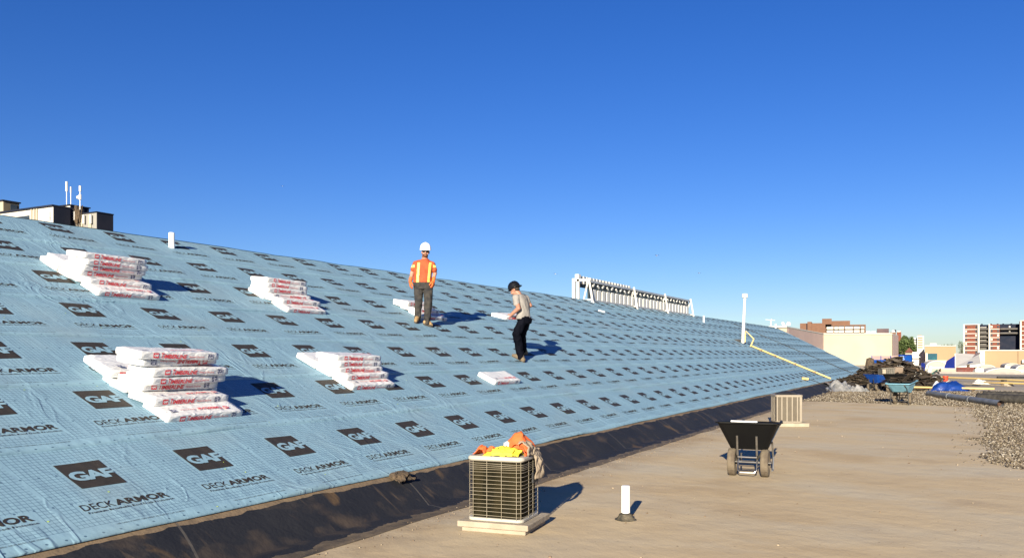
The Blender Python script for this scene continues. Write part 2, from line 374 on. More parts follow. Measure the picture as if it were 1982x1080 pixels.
# ------------------------------------------------------------------ the flat roof we stand on, the ground below
def flatroof_mat():
    m = bpy.data.materials.new('dusty_flat_roof'); m.use_nodes = True; t = m.node_tree; b = t.nodes['Principled BSDF']
    g = t.nodes.new('ShaderNodeNewGeometry')
    def nz(s3, scale, det=8, dist=0.0):
        mp = t.nodes.new('ShaderNodeMapping'); mp.inputs['Scale'].default_value = s3; mp.inputs['Rotation'].default_value = (0, 0, TH); t.links.new(g.outputs['Position'], mp.inputs[0])
        n = t.nodes.new('ShaderNodeTexNoise'); n.inputs['Scale'].default_value = scale; n.inputs['Detail'].default_value = det; n.inputs['Distortion'].default_value = dist
        t.links.new(mp.outputs[0], n.inputs[0]); return n.outputs[0]
    def ramp(x, st):
        r = t.nodes.new('ShaderNodeValToRGB'); t.links.new(x, r.inputs[0]); e = r.color_ramp.elements
        while len(e) < len(st): e.new(.5)
        for k, (p, c) in enumerate(st): e[k].position = p; e[k].color = (*c, 1)
        return r.outputs[0]
    def mix(f, a, c):
        x = t.nodes.new('ShaderNodeMix'); x.data_type = 'RGBA'; t.links.new(f, x.inputs[0]); t.links.new(a, x.inputs[6])
        if isinstance(c, tuple): x.inputs[7].default_value = (*c, 1)
        else: t.links.new(c, x.inputs[7])
        return x.outputs[2]
    def mr(x, a, b_, c=0, d=1):
        r = t.nodes.new('ShaderNodeMapRange'); t.links.new(x, r.inputs[0])
        for i, q in zip((1, 2, 3, 4), (a, b_, c, d)): r.inputs[i].default_value = q
        return r.outputs[0]
    col = ramp(nz((1, 1, 1), .45, 8, .4), [(.3, (.37, .275, .16)), (.5, (.44, .345, .215)), (.7, (.42, .345, .235))])
    pale = mr(nz((.75, 1.3, 1), .55, 8, .4), .46, .66, 0, .8)
    col = mix(pale, col, (.42, .365, .27))
    dark = mr(nz((.9, 1.15, 1), .8, 9, .5), .55, .75, 0, .42)
    col = mix(dark, col, (.25, .18, .115))
    spk = mr(nz((1, 1, 1), 26, 3), .66, .74, 0, .5)
    col = mix(spk, col, (.5, .42, .32))
    spk2 = mr(nz((1, 1, 1), 17, 4), .68, .73, 0, .7)
    col = mix(spk2, col, (.12, .085, .055))
    sp = t.nodes.new('ShaderNodeSeparateXYZ'); t.links.new(g.outputs['Position'], sp.inputs[0])
    far = mr(sp.outputs[1], 41, 45, 0, .85)
    col = mix(far, col, (.27, .24, .20))
    nearw = mr(sp.outputs[0], -4.9, -3.9, .75, 0)               # mud washed up against the upstand
    col = mix(N(t, 'MULTIPLY', nearw, mr(nz((1, 1, 1), 2.2), .35, .6, .25, 1)), col, (.20, .14, .085))
    t.links.new(col, b.inputs['Base Color']); b.inputs['Roughness'].default_value = .85; b.inputs['Specular IOR Level'].default_value = .2
    bp = t.nodes.new('ShaderNodeBump'); bp.inputs['Distance'].default_value = .02; bp.inputs['Strength'].default_value = .8
    t.links.new(N(t, 'ADD', nz((1, 1, 1), 3), N(t, 'MULTIPLY', nz((1, 1, 1), 40), .15)), bp.inputs['Height']); t.links.new(bp.outputs[0], b.inputs['Normal'])
    return m
mb = MB(); FX1, FY1 = 26.0, 77.0
mb.add([(-5.25, -12, 0), (FX1, -12, 0), (FX1, FY1, 0), (-5.25, FY1, 0)], [(0, 1, 2, 3)])
mb.add([(FX1, -12, 0), (FX1, -12, -8), (FX1, FY1, -8), (FX1, FY1, 0), (-5.25, FY1, 0), (-5.25, FY1, -8)], [(0, 1, 2, 3), (3, 2, 5, 4)])
o = mb.obj('flat_roof', flatroof_mat()); setp(o, 'dusty tan flat roof deck that the work site stands on', None, None, 'structure')
M_coping = mat('grey_metal_coping', (.25, .22, .19), (.2, .18, .16), 2, .6)
mb = MB(); mb.b2((-5.0, FY1, -.35), (FX1, FY1+.35, .16))
o = mb.obj('parapet', M_coping); setp(o, 'low grey parapet along the far edge of the flat roof', 'parapet')
mb = MB(); mb.add([(-9000, -3000, -8), (9000, -3000, -8), (9000, 12000, -8), (-9000, 12000, -8)], [(0, 1, 2, 3)])
o = mb.obj('ground', mat('asphalt_town_ground', (.09, .085, .08), (.12, .12, .09), .02, .95)); setp(o, 'flat town ground far below the roof', None, None, 'structure')

# ================================================================== shingle bundles
M_bag = mat('white_plastic_wrap', (0.646, 0.646, 0.6379), (0.5976, 0.5976, 0.5976), 6, .42, bump=.016, bscale=7, stretch=(1.2, 2.2, 3.0), spec=.5, bdetail=1.5)
M_red = mat('red_print', (.62, .03, .05), (.55, .04, .05), 20, .5)
M_wht = mat('white_print', (.8, .8, .8), None, 20, .5)
M_code = mat('dark_blue_print', (.05, .06, .12), (.4, .4, .45), 60, .5, lo=.48, hi=.55)
BL, BW, BH = .985, .385, .086
def bundle_mesh(seed, flip=False):
    r_ = random.Random(seed); nl, ns = 26, 28; vs = []; fs = []
    def pt(a, j):
        th = 2*math.pi*j/ns; c, s_ = math.cos(th), math.sin(th)
        e = .10
        y = math.copysign(abs(c)**e, c)*BW/2; z = math.copysign(abs(s_)**e, s_)*BH/2
        end = min(a, 1-a)*nl
        k = 1.0 if end >= 1.5 else (.99 if end >= .9 else .965)
        kz = 1.0 if end >= 1.5 else (.98 if end >= .9 else .85)
        x = BL*(a-.5)
        q = noise.noise((x*5+seed*3.1, y*9, z*20+seed))
        q2 = noise.noise((x*17+seed*3.1, y*21, z*40+seed))
        z2 = z*kz*(1+.04*q)+.005*q+.004*q2
        front = y < -BW/2*.9
        y2 = y*k+(0 if front else .006*q2)
        sag = .006*math.sin(a*3.1+seed)
        return (x+(0 if .03 < a < .97 else .008*q), y2, z2+sag+BH/2)
    for i in range(nl+1):
        for j in range(ns): vs.append(pt(i/nl, j))
    for i in range(nl):
        for j in range(ns): a = i*ns+j; b = i*ns+(j+1) % ns; fs.append((a, b, b+ns, a+ns))
    fs.append(tuple(reversed(range(ns)))); fs.append(tuple(range(nl*ns, (nl+1)*ns)))
    mi = [0]*len(fs)
    def pr(v2, f2, x0, z0, x1, z1, off, m, top=False):
        b = len(vs)
        for a, c in v2:
            x = x0+(x1-x0)*a; z = z0+(z1-z0)*c
            sag = .006*math.sin((x/BL+.5)*3.1+seed)
            if flip and not top: x, z = -x, BH-z
            if top: vs.append((-x, -z, BH+off+.0085+sag))
            else: vs.append((x, -BW/2-off-.0015, z+sag*(1 if not flip else 1)))
        for f in f2: fs.append(tuple(q+b for q in f)); mi.append(m)
    Q = ([(0, 0), (1, 0), (1, 1), (0, 1)], [(0, 1, 2, 3)])
    sh = r_.uniform(-.03, .03)
    for top, (zc, hh) in ((False, (BH*.5, .052)), (True, (-.10, .05))):
        z0, z1 = zc-hh/2, zc+hh/2
        if top: z0, z1 = .08, .13
        pr(*Q, -.36+sh, z0, -.295+sh, z1, .0015, 1, top)
        v, f = text2d('GAF', .04, 0, 1, .88); pr(v, f, -.354+sh, z0+.013, -.301+sh, z1-.013, .0025, 2, top)
        v, f = text2d('T', .03, .25, 2); pr(v, f, -.265+sh, z0-.002, -.232+sh, z1+.002, .0015, 1, top)
        v, f = text2d('IMBERLINE', .03, .25, 2, .98); pr(v, f, -.238+sh, z0-.002, .05+sh, z0+(z1-z0)*.80, .0015, 1, top)
        v, f = text2d('Natural Shadow', .0, 0, 1); pr(v, f, .075+sh, z0+.010, .27+sh, z0+.030, .0015, 1, top)
        pr(*Q, .315+sh, z0-.004, .385+sh, z1+.002, .0015, 3, top)
    me = bpy.data.meshes.new('shingle_bundle'); me.from_pydata(vs, [], fs)
    me.polygons.foreach_set('material_index', mi); me.polygons.foreach_set('use_smooth', [m == 0 and i < nl*ns for i, m in enumerate(mi)]); me.update()
    for m in (M_bag, M_red, M_wht, M_code): me.materials.append(m)
    return me
BM = [bundle_mesh(k) for k in range(5)]; BMF = [bundle_mesh(k+10, True) for k in range(2)]
def bundle(Y, tf, nf, tilt, label, yaw=0, flip=False, v=0):
    d = R(tilt); et = Vector((-ca, 0, sa)); en = Vector((sa, 0, ca))
    ex = Vector((0, 1, 0)); ey = et*math.cos(d)-en*math.sin(d); ez = et*math.sin(d)+en*math.cos(d)
    M3 = Matrix((ex, ey, ez)).transposed() @ Matrix.Rotation(R(yaw), 3, 'Z')
    o = bpy.data.objects.new('shingle_bundle', (BMF if flip else BM)[v % (2 if flip else 5)]); C.objects.link(o)
    pos = rf(Y, tf, nf+.014)+ex*BL/2+ey*BW/2
    o.matrix_world = Matrix.Translation(pos) @ M3.to_4x4()
    return setp(o, label, 'shingle bundle', 'white wrapped shingle bundles on the blue slope')
A_ = 'in the big nearest stack'
for k, (dy, tf, nf, ti, yaw, fl_, lab) in enumerate([
    (0, 7.61, 0, 0, 0, 0, 'white shingle bundle lying lowest on the slope under the big nearest stack'),
    (-.03, 7.83, .082, 12, 1, 0, 'white shingle bundle second from the bottom of the big nearest stack'),
    (.03, 8.10, .05, 6, -1, 0, 'thin white shingle bundle third from the bottom '+A_),
    (.0, 8.08, .135, 10, 0, 0, 'white shingle bundle fourth from the bottom '+A_),
    (.05, 8.04, .22, 14, 1, 0, 'white shingle bundle fourth from the top '+A_),
    (.06, 8.05, .305, 14, -1, 0, 'white shingle bundle third from the top '+A_),
    (-.04, 8.15, .385, 17, 2, 1, 'white shingle bundle with upside-down print second from the top '+A_),
    (-.08, 8.12, .465, 17, -2, 0, 'crinkled white shingle bundle on the very top '+A_)]):
    bundle(5.60+dy, tf, nf-.014, ti, lab, yaw, bool(fl_), k)
bundle(5.60, 8.67, 0, 0, 'plain white shingle bundle lying uphill of the big nearest stack', 1, v=2)
bundle(5.52, 8.46, .085, 4, 'plain white shingle bundle bridging the uphill one and the big nearest stack', -3, v=4)
bundle(5.58, 8.27, .0, 8, 'white shingle bundle buried on the slope inside the big nearest stack', 0, v=1)
B_ = 'of the upper left stack'
for k, (dy, tf, nf, ti, yaw, fl_, lab) in enumerate([
    (0, 11.11, 0, 0, 0, 0, 'lowest white shingle bundle '+B_),
    (.0, 11.33, .08, 11, -1, 0, 'second lowest white shingle bundle '+B_),
    (-.05, 11.50, .045, 5, 0, 0, 'third lowest white shingle bundle '+B_),
    (-.03, 11.54, .13, 9, 1, 0, 'middle white shingle bundle with a shaded face '+B_),
    (.0, 11.53, .205, 12, 0, 0, 'third white shingle bundle from the top '+B_),
    (.02, 11.53, .285, 14, 1, 0, 'second white shingle bundle from the top '+B_),
    (-.02, 11.55, .37, 16, 0, 0, 'topmost white shingle bundle '+B_)]):
    bundle(7.08+dy, tf, nf-.01, ti, lab, yaw, bool(fl_), k+1)
bundle(7.0, 11.97, 0, 0, 'plain white shingle bundle lying uphill of the upper left stack', 0, v=2)
bundle(7.03, 11.90, .09, 2, 'plain white shingle bundle resting on the uphill one beside the upper left stack', 2, v=3)
bundle(7.05, 11.68, 0, 6, 'white shingle bundle buried on the slope inside the upper left stack', 0, v=1)
C_ = 'of the upper middle stack'
for k, (dy, tf, nf, ti, yaw, fl_, lab) in enumerate([
    (0, 10.93, 0, 0, 0, 0, 'lowest white shingle bundle '+C_),
    (.03, 11.13, .083, 11, 1, 0, 'second lowest white shingle bundle '+C_),
    (.0, 11.36, .09, 11, 0, 1, 'white shingle bundle with upside-down print, third lowest, '+C_),
    (-.04, 11.44, .155, 14, 1, 0, 'third white shingle bundle from the top '+C_),
    (-.03, 11.48, .23, 17, -1, 0, 'second white shingle bundle from the top '+C_),
    (-.02, 11.54, .305, 19, 0, 0, 'topmost white shingle bundle above a dark gap '+C_)]):
    bundle(10.45+dy, tf, nf-.01, ti, lab, yaw, bool(fl_), k+2)
bundle(10.42, 11.50, 0, 2, 'white shingle bundle on the slope inside the upper middle stack', 0, v=4)
bundle(10.44, 11.49, .085, 6, 'plain white shingle bundle buried in the back of the upper middle stack', 0, v=0)
D_ = 'of the small centre stack'
for k, (dy, tf, nf, ti, yaw, fl_, lab) in enumerate([
    (0, 8.06, 0, 0, 0, 0, 'lowest white shingle bundle with printed top '+D_),
    (.0, 8.21, .085, 11, 1, 0, 'second lowest white shingle bundle with red print '+D_),
    (-.02, 8.34, .125, 13, -1, 0, 'middle white shingle bundle '+D_),
    (-.02, 8.38, .20, 15, 1, 0, 'second white shingle bundle from the top '+D_),
    (-.04, 8.42, .275, 17, -1, 0, 'topmost white shingle bundle '+D_)]):
    bundle(8.95+dy, tf, nf-.01, ti, lab, yaw, bool(fl_), k+3)
bundle(8.90, 8.74, 0, 0, 'white shingle bundle lying uphill against the small centre stack', 0, v=1)
bundle(8.95, 8.47, .0, 5, 'white shingle bundle buried on the slope inside the small centre stack', 0, v=3)
for k, (dy, tf, nf, ti, yaw, lab) in enumerate([
    (0, 11.02, 0, 0, 0, 'shaded white shingle bundle nearest the boots of the man in orange'),
    (-.02, 11.24, .075, 11, 1, 'white shingle bundle second lowest in the low stack behind the man in orange'),
    (.0, 11.46, .06, 8, -1, 'white shingle bundle in the middle of the low stack behind the man in orange'),
    (-.04, 11.47, .14, 14, 2, 'topmost white shingle bundle of the low stack behind the man in orange')]):
    bundle(14.55+dy, tf, nf-.01, ti, lab, yaw, False, k+1)
bundle(12.70, 7.92, 0, 0, 'single white shingle bundle lying alone on the slope below the stooping man', 0, v=3)

# ================================================================== pipes standing on the slope
M_pvc = mat('white_pvc', (.78, .77, .74), (.72, .71, .68), 3, .35)
def slope_pipe(Y, t, r, h, label, lean=0):
    b = rf(Y, t, 0); mb = MB()
    mb.tube([(0, 0, -.05), (0, 0, .04), (0, 0, .042), (0, 0, h*.97), (0, 0, h)], [r*1.1, r*1.1, r, r, r*.93], 20)
    o = mb.obj('vent_pipe', M_pvc, smooth=False, loc=b); o.rotation_euler = (0, lean, 0)
    return setp(o, label, 'vent pipe')
slope_pipe(10.41, 13.97, .052, .27, 'short white vent pipe sticking up near the ridge at upper left')
slope_pipe(44.66, 13.37, .045, .36, 'small white vent pipe on the ridge right of the slatted frame')
slope_pipe(69.0, 14.2, .055, .36, 'white vent pipe at the far right end of the ridge')
o = MB().tube([rf(29.15, 13.15, .03), rf(29.42, 13.03, .03)], .035, 8).obj('plastic_bottle', M_pvc, fix=True); setp(o, 'tiny white plastic piece lying on the slope under the slatted frame', 'bottle')
# cable lying down the slope far away
M_blk = mat('black_rubber', (.015, .015, .016), (.03, .03, .03), 4, .6)
mb = MB(); pts = []
for k in range(40):
    a = k/39; pts.append(rf(53.2+2.1*a+.12*math.sin(a*9), 13.83-7.5*a, .03))
mb.tube(pts, .024, 6); o = mb.obj('cable', M_blk); setp(o, 'thin black cable running down the far end of the blue slope', 'cable')

# tall white flue with a gas pipe
M_flue = mat('painted_white_metal', (0.54, 0.525, 0.495), (0.465, 0.45, 0.4125), 2, .4)
M_gas = mat('cream_yellow_paint', (0.525, 0.39, 0.165), (0.465, 0.33, 0.1275), 2, .45)
FB = rf(42.6, 10.55, 0)
fr = empty('flue', FB, 0, 'tall white metal flue with a round cap standing on the blue slope', 'flue')
H = (668-572)/1600*42.0
lean = Vector((.04, .0, 1)).normalized()
mb = MB(); up = Vector((0.045*cth, 0.045*sth, 1))
mb.tube([up*-.1, up*.95, up*.96, up*H*.60, up*(H-.30)], [.078, .078, .072, .072, .06], 16); mb.obj('pipe', M_flue, fr, smooth=False)
mb = MB(); mb.tube([up*(H-.33), up*(H-.30), up*(H-.18), up*(H-.17)], [.075, .078, .078, .07], 16); mb.tube([up*(H-.20), up*(H-.02), up*H], [.15, .15, .12], 18); mb.obj('cap', M_flue, fr)
mb = MB(); mb.box((-.42*cth, -.42*sth, .12), (.55, .3, .18), TH); mb.obj('base_box', M_blk, fr)
gp = empty('gas_pipe', rf(42.5, 10.13, .08), 0, 'yellow gas pipe looping beside the white flue and running down the slope', 'pipe')
o0 = gp.location
pa = [FB+Vector((.1, 0, .05)), FB+Vector((.16, .0, .62)), cp(1459, 656, 41.8), cp(1452.5, 671, 41.7), rf(42.5, 10.05, .07), rf(44.0, 6.15, .07)]
mb = MB(); mb.tube([p-o0 for p in pa], .042, 10); mb.obj('pipe', M_gas, gp)
for q in (.12, .3, .55, .8):
    p = rf(42.5+1.5*q, 10.05-3.9*q, .03)-o0
    m_ = MB(); m_.box(p, (.12, .3, .09), 0); m_.obj('support_block', mat('pipe_block', (.10, .07, .045)), gp)
b1 = rf(37.87, 6.59, .05)
mb = MB(); mb.tube([b1, b1+Vector((.25, .12, -.03))], .06, 10, 0); mb.tube([b1+Vector((.25, .12, -.03)), b1+Vector((.6, .25, -.16)), Vector((-5.0, 38.4, .25)), Vector((-4.8, 38.6, .05))], .018, 6, 1)
o = mb.obj('hose_torch', [M_gas, M_blk]); setp(o, 'yellow ended torch on a black hose lying over the edge of the slope', 'torch')

# ================================================================== slatted sign frame on the ridge
M_wp = mat('white_painted_steel', (0.56, 0.546, 0.511), (0.518, 0.504, 0.462), 2, .45)
M_dk = mat('dark_green_panel', (.02, .035, .04), (.03, .045, .05), 2, .5)
M_gr = mat('galvanised_bar', (.42, .42, .42), (.34, .34, .34), 3, .4, .3)
RX, RZ_ = -13.1, Z0+13.1*SL
s0 = Vector((RX-.05, 30.9, RZ_-.30)); sg = empty('slatted_frame', s0, 0, 'long white steel frame with rows of vertical slats standing on the ridge', 'sign frame')
YL = 14.5
mb = MB(); mb.b2((-.10, .2, .42), (-.05, YL-.1, 1.08)); mb.obj('panel', M_dk, sg)
mb = MB(); mb.b2((-.02, .1, .30), (.05, YL, .38)); mb.b2((-.02, .0, 1.06), (.05, YL, 1.15)); mb.obj('rail', M_gr, sg)
n_s = 27
for k in range(n_s):
    y = .50+k*(YL-.6)/n_s; w_ = (YL-.6)/n_s*.66
    mb = MB(); q_ = [(y, .38), (y+w_, .38), (y+w_, .80), (y+w_*.35, .80), (y, .73)]; mb.add([(-.04, a, b) for a, b in q_]+[(.02, a, b) for a, b in q_], [(5, 6, 7, 8, 9), (4, 3, 2, 1, 0)]+[(i, (i+1) % 5, (i+1) % 5+5, i+5) for i in range(5)])
    mb.obj('slat', M_wp, sg)
for k in range(26):                                                # small white clamps in the dark band
    y = .55+k*(YL-.9)/26; m_ = MB(); m_.box((.02, y, .95+.02*(-1)**k), (.05, .17, .06), 0, M=Matrix.Rotation(.5*(-1)**k, 3, 'X')); m_.obj('clamp', M_wp, sg)
for k in range(17):                                                # second, shorter row behind
    y = .25+k*.36; m_ = MB(); m_.b2((-.48, y, 1.05), (-.44, y+.16, 1.36)); m_.obj('rear_slat', M_wp, sg)
mb = MB(); mb.b2((-.54, .2, .9), (-.49, 6.25, 1.35)); mb.obj('rear_panel', M_dk, sg)
for k in range(4):                                                 # triangular braces
    y = [0, 5.3, 9.9, YL][k]; m_ = MB()
    def bar(a, b, wd=.045): m_.tube([a, b], wd, 4)
    bar((.24, y-.04, .16), (.04, y, 1.22), .045); bar((-.20, y-.02, .24), (.04, y, 1.22), .035); bar((-.2, y, .34), (.2, y, .34), .03)
    m_.obj('brace', M_wp, sg, fix=True)
mb = MB(); mb.b2((-.62, -.16, .2), (-.50, -.04, 1.22)); mb.b2((-.44, -.10, .2), (-.34, -.02, 1.20)); mb.b2((-.62, -.10, 1.10), (.0, -.01, 1.19)); mb.b2((-.62, -.08, .2), (.3, -.0, .27)); mb.b2((-.56, .0, 1.1), (-.40, .22, 1.40)); mb.obj('end_frame', M_wp, sg)

# ================================================================== air conditioning units
def rrect(w_, d_, r, z, n=5):
    out = []
    for cx, cy, a0 in ((w_/2-r, d_/2-r, 0), (-w_/2+r, d_/2-r, 90), (-w_/2+r, -d_/2+r, 180), (w_/2-r, -d_/2+r, 270)):
        for k in range(n+1): a = R(a0+90*k/n); out.append((cx+r*math.cos(a), cy+r*math.sin(a), z))
    return out
def rslab(mb, w_, d_, r, z0, z1, mi=0, bev=.006):
    rings = [rrect(w_-2*bev, d_-2*bev, r-bev, z0), rrect(w_, d_, r, z0+bev), rrect(w_, d_, r, z1-bev), rrect(w_-2*bev, d_-2*bev, r-bev, z1)]
    n = len(rings[0]); vs = [v for q in rings for v in q]; fs = [(i*n+j, i*n+(j+1) % n, (i+1)*n+(j+1) % n, (i+1)*n+j) for i in range(3) for j in range(n)]
    fs += [tuple(reversed(range(n))), tuple(range(3*n, 4*n))]; mb.add(vs, fs, mi)
M_conc = mat('pale_concrete_slab', (0.31, 0.2604, 0.1984), (0.2604, 0.217, 0.1612), 5, .9, bump=.01, bscale=30)
M_cap = mat('off_white_enamel', (0.3844, 0.3596, 0.31), (0.3596, 0.3348, 0.279), 3, .4)
M_coil = mat('dusty_coil_fins', (0.0077, 0.007, 0.0035), (0.01925, 0.01575, 0.0077), 7, .75, bump=.004, bscale=120, stretch=(1, 1, .2), spec=.05)
M_wire = mat('cream_coated_wire', (0.2325, 0.2046, 0.1535), (0.1953, 0.1674, 0.1162), 9, .5)
cor = fl(1020.5, 1038); pA = fl(887, 1027); ex_ = (Vector((cor.x-pA.x, cor.y-pA.y, 0))).normalized(); ang = math.atan2(ex_.y, ex_.x)
ey_ = Vector((-ex_.y, ex_.x, 0))
pc = cor-ex_*.34+ey_*.31
pd = empty('concrete_pad', (pc.x, pc.y, 0), ang, 'two stacked pale concrete slabs under the wire caged air conditioner', 'pad')
mb = MB(); mb.box((0, 0, .022), (.63, .58, .044)); mb.obj('lower_slab', M_conc, pd, bevel=.008)
mb = MB(); mb.box((0, 0, .072), (.70, .64, .055)); mb.obj('upper_slab', M_conc, pd, bevel=.008)
ac = empty('air_conditioner', (pc.x-ey_.x*.01, pc.y-ey_.y*.01, .10), ang, 'cream air conditioner with a wire cage and dark coil, clothes on its lid', 'air conditioner')
W_, D_a, HH = .545, .50, .60
mb = MB(); rslab(mb, W_-.05, D_a-.05, .05, .03, HH-.03); mb.obj('coil', M_coil, ac)
mb = MB(); rslab(mb, W_+.004, D_a+.004, .062, 0, .030); mb.obj('base_pan', M_cap, ac)
mb = MB(); rslab(mb, W_+.016, D_a+.016, .066, HH-.045, HH, bev=.014); mb.obj('lid', M_cap, ac)
mb = MB()
for z in (-1, ): pass
zs = [.035+.026*k*1.0 for k in range(1, 21)]; zs = [z for z in np.linspace(.055, HH-.145, 12)]+[HH-.118, HH-.10, HH-.083, HH-.066]
for z in zs:
    ring = [Vector(p)+Vector((0, 0, .0035*math.sin(p[0]*9+z*40))) for p in rrect(W_, D_a, .06, z)]; mb.tube(ring+[ring[0]], .0023, 5, cap=False)
for (x, y) in [(-W_/2, -D_a/2+.06), (-W_/2+.06, -D_a/2), (-.075, -D_a/2), (.07, -D_a/2), (W_/2-.055, -D_a/2), (W_/2-.02, -D_a/2+.02), (W_/2, -.07), (W_/2, .05), (W_/2, .19), (-W_/2, .0), (-W_/2, .18), (0, D_a/2)]:
    mb.tube([(x, y, .02), (x, y, HH-.03)], .0027, 6)
mb.obj('wire_cage', M_wire, ac)
mb = MB(); mb.b2((W_/2-.004, .03, .33), (W_/2+.012, .17, .43)); mb.obj('data_plate', M_blk, ac)
for k, (x, y) in enumerate([(-.2, -.18), (.2, -.18), (.2, .18), (-.2, .18)]):
    m_ = MB(); m_.b2((x-.03, y-.03, -.002), (x+.03, y+.03, .0)); m_.obj('foot', M_blk, ac)

# second unit
c2 = fl(1531, 826); a2 = R(28.3-4)
pd2 = empty('concrete_pad', (c2.x-.05, c2.y+.28, 0), a2, 'thin pale concrete slab under the louvred air conditioner', 'pad')
mb = MB(); mb.box((0, 0, .045), (.66, .60, .085)); mb.obj('slab', M_conc, pd2, bevel=.01)
ac2 = empty('air_conditioner', (c2.x-.15, c2.y+.28, .09), a2, 'beige louvred air conditioner standing behind the black wheelbarrow', 'air conditioner')
W2, D2, H2 = .60, .55, .63
M_bg = mat('beige_enamel', (0.225, 0.1935, 0.1485), (0.2025, 0.171, 0.1305), 3, .45)
mb = MB(); rslab(mb, W2-.06, D2-.06, .05, .02, H2-.03); mb.obj('coil', mat('grey_coil', (0.07315, 0.06317, 0.04655), (0.09975, 0.08645, 0.0665), 8, .8), ac2)
mb = MB(); rslab(mb, W2, D2, .06, 0, .035); mb.obj('base_pan', M_bg, ac2)
mb = MB(); rslab(mb, W2+.01, D2+.01, .06, H2-.06, H2, bev=.012); mb.obj('lid', M_bg, ac2)
mb = MB(); mb.lathe([(.0, .075), (.08, .07), (.2, .035), (.25, 0), (.25, -.01)], (0, 0, H2+.004), 24); mb.obj('fan_guard', M_blk, ac2)
mb = MB()
for k in range(25):
    z = .045+k*(H2-.12)/24.; ring = [Vector(p) for p in rrect(W2-.008, D2-.008, .055, z)]; mb.tube(ring+[ring[0]], .0052, 4, cap=False)
mb.obj('louvres', M_bg, ac2)
mb = MB()
for x in (-W2/2+.03, -.17, -.055, .06, .175, W2/2-.035): mb.b2((x-.012, -D2/2-.004, .03), (x+.012, -D2/2+.01, H2-.05))
mb.b2((W2/2-.075, -D2/2-.0042, .03), (W2/2-.045, -D2/2+.01, H2-.05))
for y in (-.12, .0, .12): mb.b2((W2/2-.01, y-.012, .03), (W2/2+.004, y+.012, H2-.05)); mb.b2((-W2/2-.004, y-.012, .03), (-W2/2+.01, y+.012, H2-.05))
mb.obj('posts', M_bg, ac2)

# white pipe on the flat roof
b = fl(1211, 1005)
wp = empty('vent_pipe', b, 0, 'short white vent pipe with a tarred base on the tan flat roof', 'vent pipe')
mb = MB(); mb.tube([(0, 0, .07), (0, 0, .33), (0, 0, .337)], [.043, .043, .039], 28); mb.obj('pipe', M_pvc, wp)
mb = MB(); mb.tube([(0, 0, .03), (0, 0, .075)], .040, 24); mb.obj('collar', M_blk, wp)
mb = MB(); mb.lathe([(.05, .062), (.065, .055), (.075, .03), (.095, .008), (.11, .002)], (0, 0, 0), 24)
mb.v = [(v[0]*(1+.12*noise.noise((v[0]*30, v[1]*30, 0))), v[1], v[2]+.008*noise.noise((v[0]*40, v[1]*40, 3))) for v in mb.v]
mb.obj('tar_boot', mat('mastic', (.03, .028, .02), (.09, .075, .05), 14, .8, bump=.01, bscale=60), wp, smooth=True)

